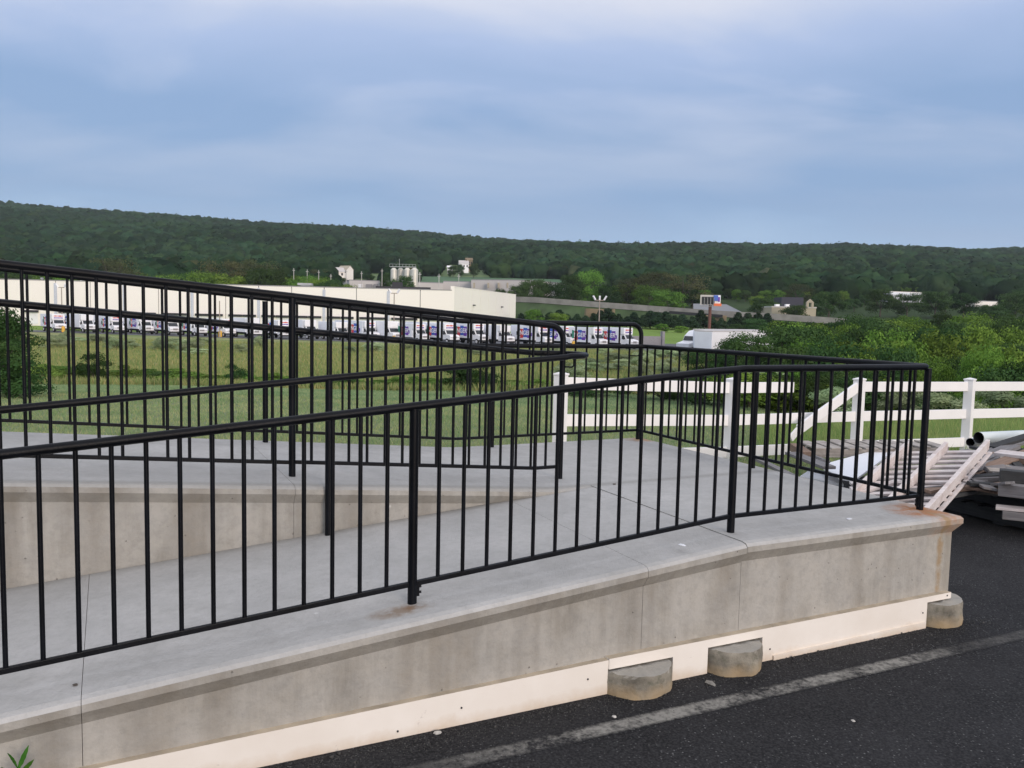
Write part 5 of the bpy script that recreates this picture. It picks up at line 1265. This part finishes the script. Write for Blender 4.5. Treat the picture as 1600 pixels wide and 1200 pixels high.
for px in (1216, 1232): c = at(px, 478, 285); mb = MB(); mb.box(c.x - .7, c.x + .7, 287, 288.5, c.z - .2, c.z + .6); mb.build('roof_unit', M_WHITE, root)
bldg('dark_roofed_building', 'dark flat-roofed building behind the sand-coloured one', 'building', rect(1216, 1250, 330, 330, 10), 0, zat(1233, 466, 330), M_ROOFD, M_ROOFD)
bldg('pale_roofed_building', 'pale blue-grey building with a warm right end among dark trees', 'building', rect(1385, 1440, 420, 426, 14), 5, zat(1412, 457, 420), M_TRUCKSIDE, M_WHSE)
bldg('small_building', 'small cream building at the far right among dark trees', 'building', rect(1516, 1552, 400, 402, 12), 5, zat(1535, 471, 400), M_WHSE, M_ROOFG)

# ------------------------------------------------------------------ box trucks
def text_mesh(body, size, m, X, parent, name='lettering', ext=.004):
    cu = bpy.data.curves.new(name, 'FONT'); cu.body = body; cu.size = size; cu.extrude = ext; cu.align_x = 'CENTER'; cu.align_y = 'CENTER'; cu.offset = size * .02
    to = bpy.data.objects.new(name, cu); COL.objects.link(to); dg = bpy.context.evaluated_depsgraph_get(); me = bpy.data.meshes.new_from_object(to.evaluated_get(dg))
    bpy.data.objects.remove(to); bpy.data.curves.remove(cu)
    me.materials.clear(); me.materials.append(m); o = bpy.data.objects.new(name, me); COL.objects.link(o); o.parent = parent; o.matrix_local = X; return o
def make_truck(logo=True):
    r = empty('box_truck'); r['_o'] = (0, 0, 0); tag(r, 'x', 'truck', 'white box trucks parked in the lot')
    mb = MB(); mb.box(-3.6, 2.5, -1.2, 1.2, .95, 3.45); bx = mb.build('cargo_box', M_TRUCKSIDE, r, bevel=.04)
    mb = MB(); mb.box(2.51, 3.3, -1.18, 1.18, 2.35, 3.45); mb.build('overcab', M_WHITE, r, bevel=.08)
    mb = MB(); pr = [(2.51, .7), (4.75, .7), (4.75, 1.30), (4.6, 1.48), (3.72, 1.62), (3.25, 2.33), (2.51, 2.33)]; n_ = len(pr)
    mb.add([(x, yy, z) for yy in (-1.02, 1.02) for x, z in pr], [tuple(range(n_)), tuple(reversed(range(n_, 2 * n_)))] + [(i, n_ + i, n_ + (i + 1) % n_, (i + 1) % n_) for i in range(n_)]); cb = mb.build('cab', M_WHITE, r, bevel=.05)
    mb = MB(); mb.add([(3.71, -.9, 1.66), (3.71, .9, 1.66), (3.29, .86, 2.27), (3.29, -.86, 2.27)], [(0, 1, 2, 3)]); mb.v = [(x + .03, y_, z + .015) for x, y_, z in mb.v]; mb.build('windshield', M_GLASS, r)
    for s in (-1, 1):
        mb = MB(); v_ = [(2.75, s * 1.035, 1.62), (3.55, s * 1.035, 1.62), (3.22, s * 1.035, 2.18), (2.75, s * 1.035, 2.18)]; mb.add(v_, [(0, 1, 2, 3) if s < 0 else (3, 2, 1, 0)]); mb.build('side_window', M_GLASS, r)
        mb = MB(); mb.box(3.25, 3.45, s * 1.28 - .06, s * 1.28 + .06, 1.55, 1.95); mb.build('mirror', M_DARK, r)
        mb = MB(); mb.box(4.70, 4.78, s * .72 - .2, s * .72 + .2, 1.0, 1.2); mb.build('headlight', M_RIM, r)
    mb = MB(); mb.box(4.72, 4.77, -.45, .45, .95, 1.3); mb.build('grille', M_JOINT, r)
    mb = MB(); mb.box(4.70, 4.88, -1.05, 1.05, .45, .72); mb.build('bumper', M_DARK, r)
    mb = MB(); mb.box(-3.5, 4.6, -.45, .45, .55, .90); mb.build('chassis', M_DARK, r)
    for x, ys_ in ((3.9, (-.95, .95)), (-2.1, (-.95, .95))):
        for yy in ys_:
            mb = MB(); mb.tube([(x, yy - .15, .45), (x, yy + .15, .45)], .45, 18); wl = mb.build('wheel', M_TYRE, r, smooth=True)
            mb = MB(); s = 1 if yy > 0 else -1; mb.tube([(x, yy + s * .13, .45), (x, yy + s * .17, .45)], .25, 14); h_ = mb.build('rim', M_RIM, None); h_.parent = wl
    # bright blocks with white letters on the right-hand side of the box
    for x0, x1, z0, z1_, m in ((-1.75, -1.15, 1.5, 2.9, M_GREEN), (-1.14, -.36, 1.25, 2.8, M_RED), (-.35, .60, 1.4, 3.0, M_BLUE), (.61, 1.45, 1.3, 2.85, M_PURP), (1.46, 1.8, 1.6, 2.2, M_PURP), (-2.1, -1.76, 1.75, 2.35, M_DARK)):
        mb = MB(); a = rng.uniform(-.12, .12); mb.add([(x0, -1.215, z0 + a), (x1, -1.215, z0 - a), (x1, -1.215, z1_ + a), (x0, -1.215, z1_ - a)], [(0, 1, 2, 3)]); mb.build('colour_block', m, bx)
    X = Matrix.Translation((.12, -1.24, 2.12)) @ Matrix.Rotation(R(90), 4, 'X'); t_ = text_mesh('NGER', 1.05, M_WHITE, X, bx)
    for z, n_, m in ((3.08, 7, M_RED), (2.72, 6, M_PURP)):
        mb = MB()
        ks = [rng.uniform(.05, .13) for k in range(n_ + 1)]; vs = [(3.325, -.8 + 1.6 * k / n_, z + sg * ks[k]) for k in range(n_ + 1) for sg in (-1, 1)]
        mb.add(vs, [(2 * k, 2 * k + 2, 2 * k + 3, 2 * k + 1) for k in range(n_)])
        mb.build('front_marking', m if z < 3 else M_RED, r)
    return r
tr = make_truck()
ORD = ['leftmost', 'second', 'third', 'fourth', 'fifth', 'sixth', 'seventh', 'eighth', 'ninth', 'tenth', 'eleventh', 'twelfth', 'thirteenth', 'fourteenth', 'fifteenth', 'sixteenth', 'seventeenth', 'eighteenth', 'nineteenth', 'twentieth', 'twenty-first', 'twenty-second']
fx = [82, 130, 172, 214, 256, 300, 342, 386, 430, 472, 516, 558, 600, 642, 684, 730, 768, 826, 868, 912, 958]
def tloc(px, off=0): d = np.interp(px, [70, 980], [166, 138]) + off; return (xt(px, d), d, -3.86)
for i, px in enumerate(fx):
    lb = 'white box truck with bright lettering, %s in the front row' % (ORD[i] + (' from the left' if i else '')) if i < len(fx) - 1 else 'white box truck at the right end of the front row'
    rz = R(-47 + rng.uniform(-3, 3))
    if i == 0: tr.location = tloc(px); tr.rotation_euler = (0, 0, rz); tr['label'] = lb
    else:
        q_ = dup(tr, tloc(px + rng.uniform(-4, 4), rng.uniform(-1.5, 1.5)), rz, label=lb); sc_ = rng.uniform(.93, 1.05); q_.scale = (rng.uniform(.92, 1.04), 1, sc_)
        if i in (1, 7, 9, 10, 12, 16): strip_marks(q_); q_['label'] = lb.replace('with bright lettering', 'with plain sides')
for i, px in enumerate((112, 150, 196, 238, 545, 590, 655, 705)):
    dup(tr, tloc(px, 11), R(-47), label='white box truck parked behind the front row, %s of the second row' % (ORD[i] + (' from the left' if i else '')))

# semi trailers
def make_trailer():
    r = empty('semi_trailer'); r['_o'] = (0, 0, 0); tag(r, 'x', 'trailer', 'white semi trailers side by side')
    mb = MB(); mb.box(-7.5, 7.5, -1.3, 1.3, 1.15, 3.55); mb.build('body', M_WHITE, r, bevel=.05)
    mb = MB(); mb.box(-7.5, 7.5, -1.32, 1.32, 3.56, 3.64); mb.build('roof', M_WHSE2, r)
    mb = MB(); mb.box(-7.56, -7.505, -1.25, 1.25, 1.2, 3.5); mb.build('front_wall', M_TRUCKSIDE, r)
    mb = MB(); mb.box(-7, 7.3, -.5, .5, .85, 1.14); mb.build('frame', M_DARK, r)
    for x in (5, 6.2):
        for s in (-1, 1): mb = MB(); mb.tube([(x, s * 1.1 - .18, .5), (x, s * 1.1 + .18, .5)], .5, 16); mb.build('wheel', M_TYRE, r, smooth=True)
    mb = MB(); mb.box(-4.5, -4.3, -1, -.8, 0, 1.14); mb.box(-4.5, -4.3, .8, 1, 0, 1.14); mb.build('landing_gear', M_DARK, r)
    return r
tl = make_trailer(); TD = Vector((1, .95, 0)).normalized(); TN = Vector((-TD.y, TD.x, 0)); trz = math.atan2(TD.y, TD.x)
base = Vector((xt(1097, 104), 104, -3.86)) + TD * 7.5
for k in range(7):
    p = base + Vector((.205, 1, 0)) * (3.7 * k)
    lb = ['white semi trailer nearest the thicket, its long side facing the railing'] + ['white semi trailer %s behind the nearest one' % w for w in ('directly', 'second', 'third', 'fourth', 'fifth')] + ['white semi trailer farthest back, coupled to the white tractor']
    if k == 0: tl.location = p; tl.rotation_euler = (0, 0, trz); tl['label'] = lb[0]
    else: dup(tl, p, trz, label=lb[k])
p = base + Vector((.205, 1, 0)) * (3.7 * 6) - TD * 9.0
tk = empty('semi_tractor', tuple(p)); tag(tk, 'white semi tractor with a sloping hood facing left, in front of the trailers', 'truck')
X = Matrix.Translation(p) @ Matrix.Rotation(trz + math.pi, 4, 'Z')
pr = [(-1.6, .7), (2.9, .7), (2.95, 1.5), (1.35, 1.85), (.95, 2.6), (-.2, 3.35), (-1.6, 3.5)]; n_ = len(pr)
mb = MB(); mb.add([X @ Vector((x, yy, z)) for yy in (-1.15, 1.15) for x, z in pr], [tuple(range(n_)), tuple(reversed(range(n_, 2 * n_)))] + [(i, n_ + i, n_ + (i + 1) % n_, (i + 1) % n_) for i in range(n_)]); mb.build('cab', M_WHITE, tk, bevel=.08)
mb = MB(); mb.add([X @ Vector(q) for q in ((1.42, -1.0, 1.92), (1.42, 1.0, 1.92), (1.04, 1.0, 2.55), (1.04, -1.0, 2.55))], [(0, 1, 2, 3)]); mb.build('windshield', M_GLASS, tk)
for s in (-1, 1):
    mb = MB(); mb.add([X @ Vector(q) for q in ((-.1, s * 1.17, 1.9), (1.2, s * 1.17, 1.9), (.8, s * 1.17, 2.55), (-.1, s * 1.17, 2.6))], [(0, 1, 2, 3)]); mb.build('side_window', M_GLASS, tk)
    for x in (2.1, -2.2): mb = MB(); mb.tube([X @ Vector((x, s * 1.05 - .16, .5)), X @ Vector((x, s * 1.05 + .16, .5))], .5, 16); mb.build('wheel', M_TYRE, tk, smooth=True)
mb = MB(); mb.box(-3.4, -1.6, -.5, .5, .6, .95, X=X); mb.build('frame', M_DARK, tk)
# odds and ends in the lot
a = at(1012, 536, 150); mb = MB(); X = Matrix.Translation((a.x, a.y, -3.86)) @ Matrix.Rotation(.3, 4, 'Z'); mb.box(-3, 3, -.05, .05, 0, 1.9, X=X); mb.box(2.7, 3.2, -.4, .4, 0, 2.8, X=X); one(mb, 'scrap_fence', M_JOINT, 'grey slatted screen standing in the lot right of the trucks', 'screen')
a = at(990, 536, 152); mb = MB(); mb.box(a.x - 1.1, a.x + 1.1, a.y - .8, a.y + .8, -3.86, -2.5); one(mb, 'skip_bin', M_ROOFG, 'grey skip bin between the last box truck and the slatted screen', 'bin', bevel=.05)

for o in bpy.data.objects:
    if '_o' in o: del o['_o']

# ------------------------------------------------------------------ air between here and the ridge
hm = bpy.data.materials.new('haze'); hm.use_nodes = True; ht_ = hm.node_tree; ht_.nodes.clear()
ho = N(ht_, 'ShaderNodeOutputMaterial'); hv = N(ht_, 'ShaderNodeVolumePrincipled')
hv.inputs['Color'].default_value = (.78, .84, .92, 1); hv.inputs['Density'].default_value = .00010; hv.inputs['Anisotropy'].default_value = .2
ht_.links.new(hv.outputs[0], ho.inputs['Volume'])
mb = MB(); mb.box(-3000, 3000, -300, 2600, -8, 260); tag(mb.build('haze', hm), 'thin bluish air over the valley', 'haze', kind='stuff')
# label length check
for o in bpy.data.objects:
    if o.parent is None and "label" in o and not 4 <= len(o["label"].replace("-", " ").split()) <= 16: print("LABEL", o["label"])
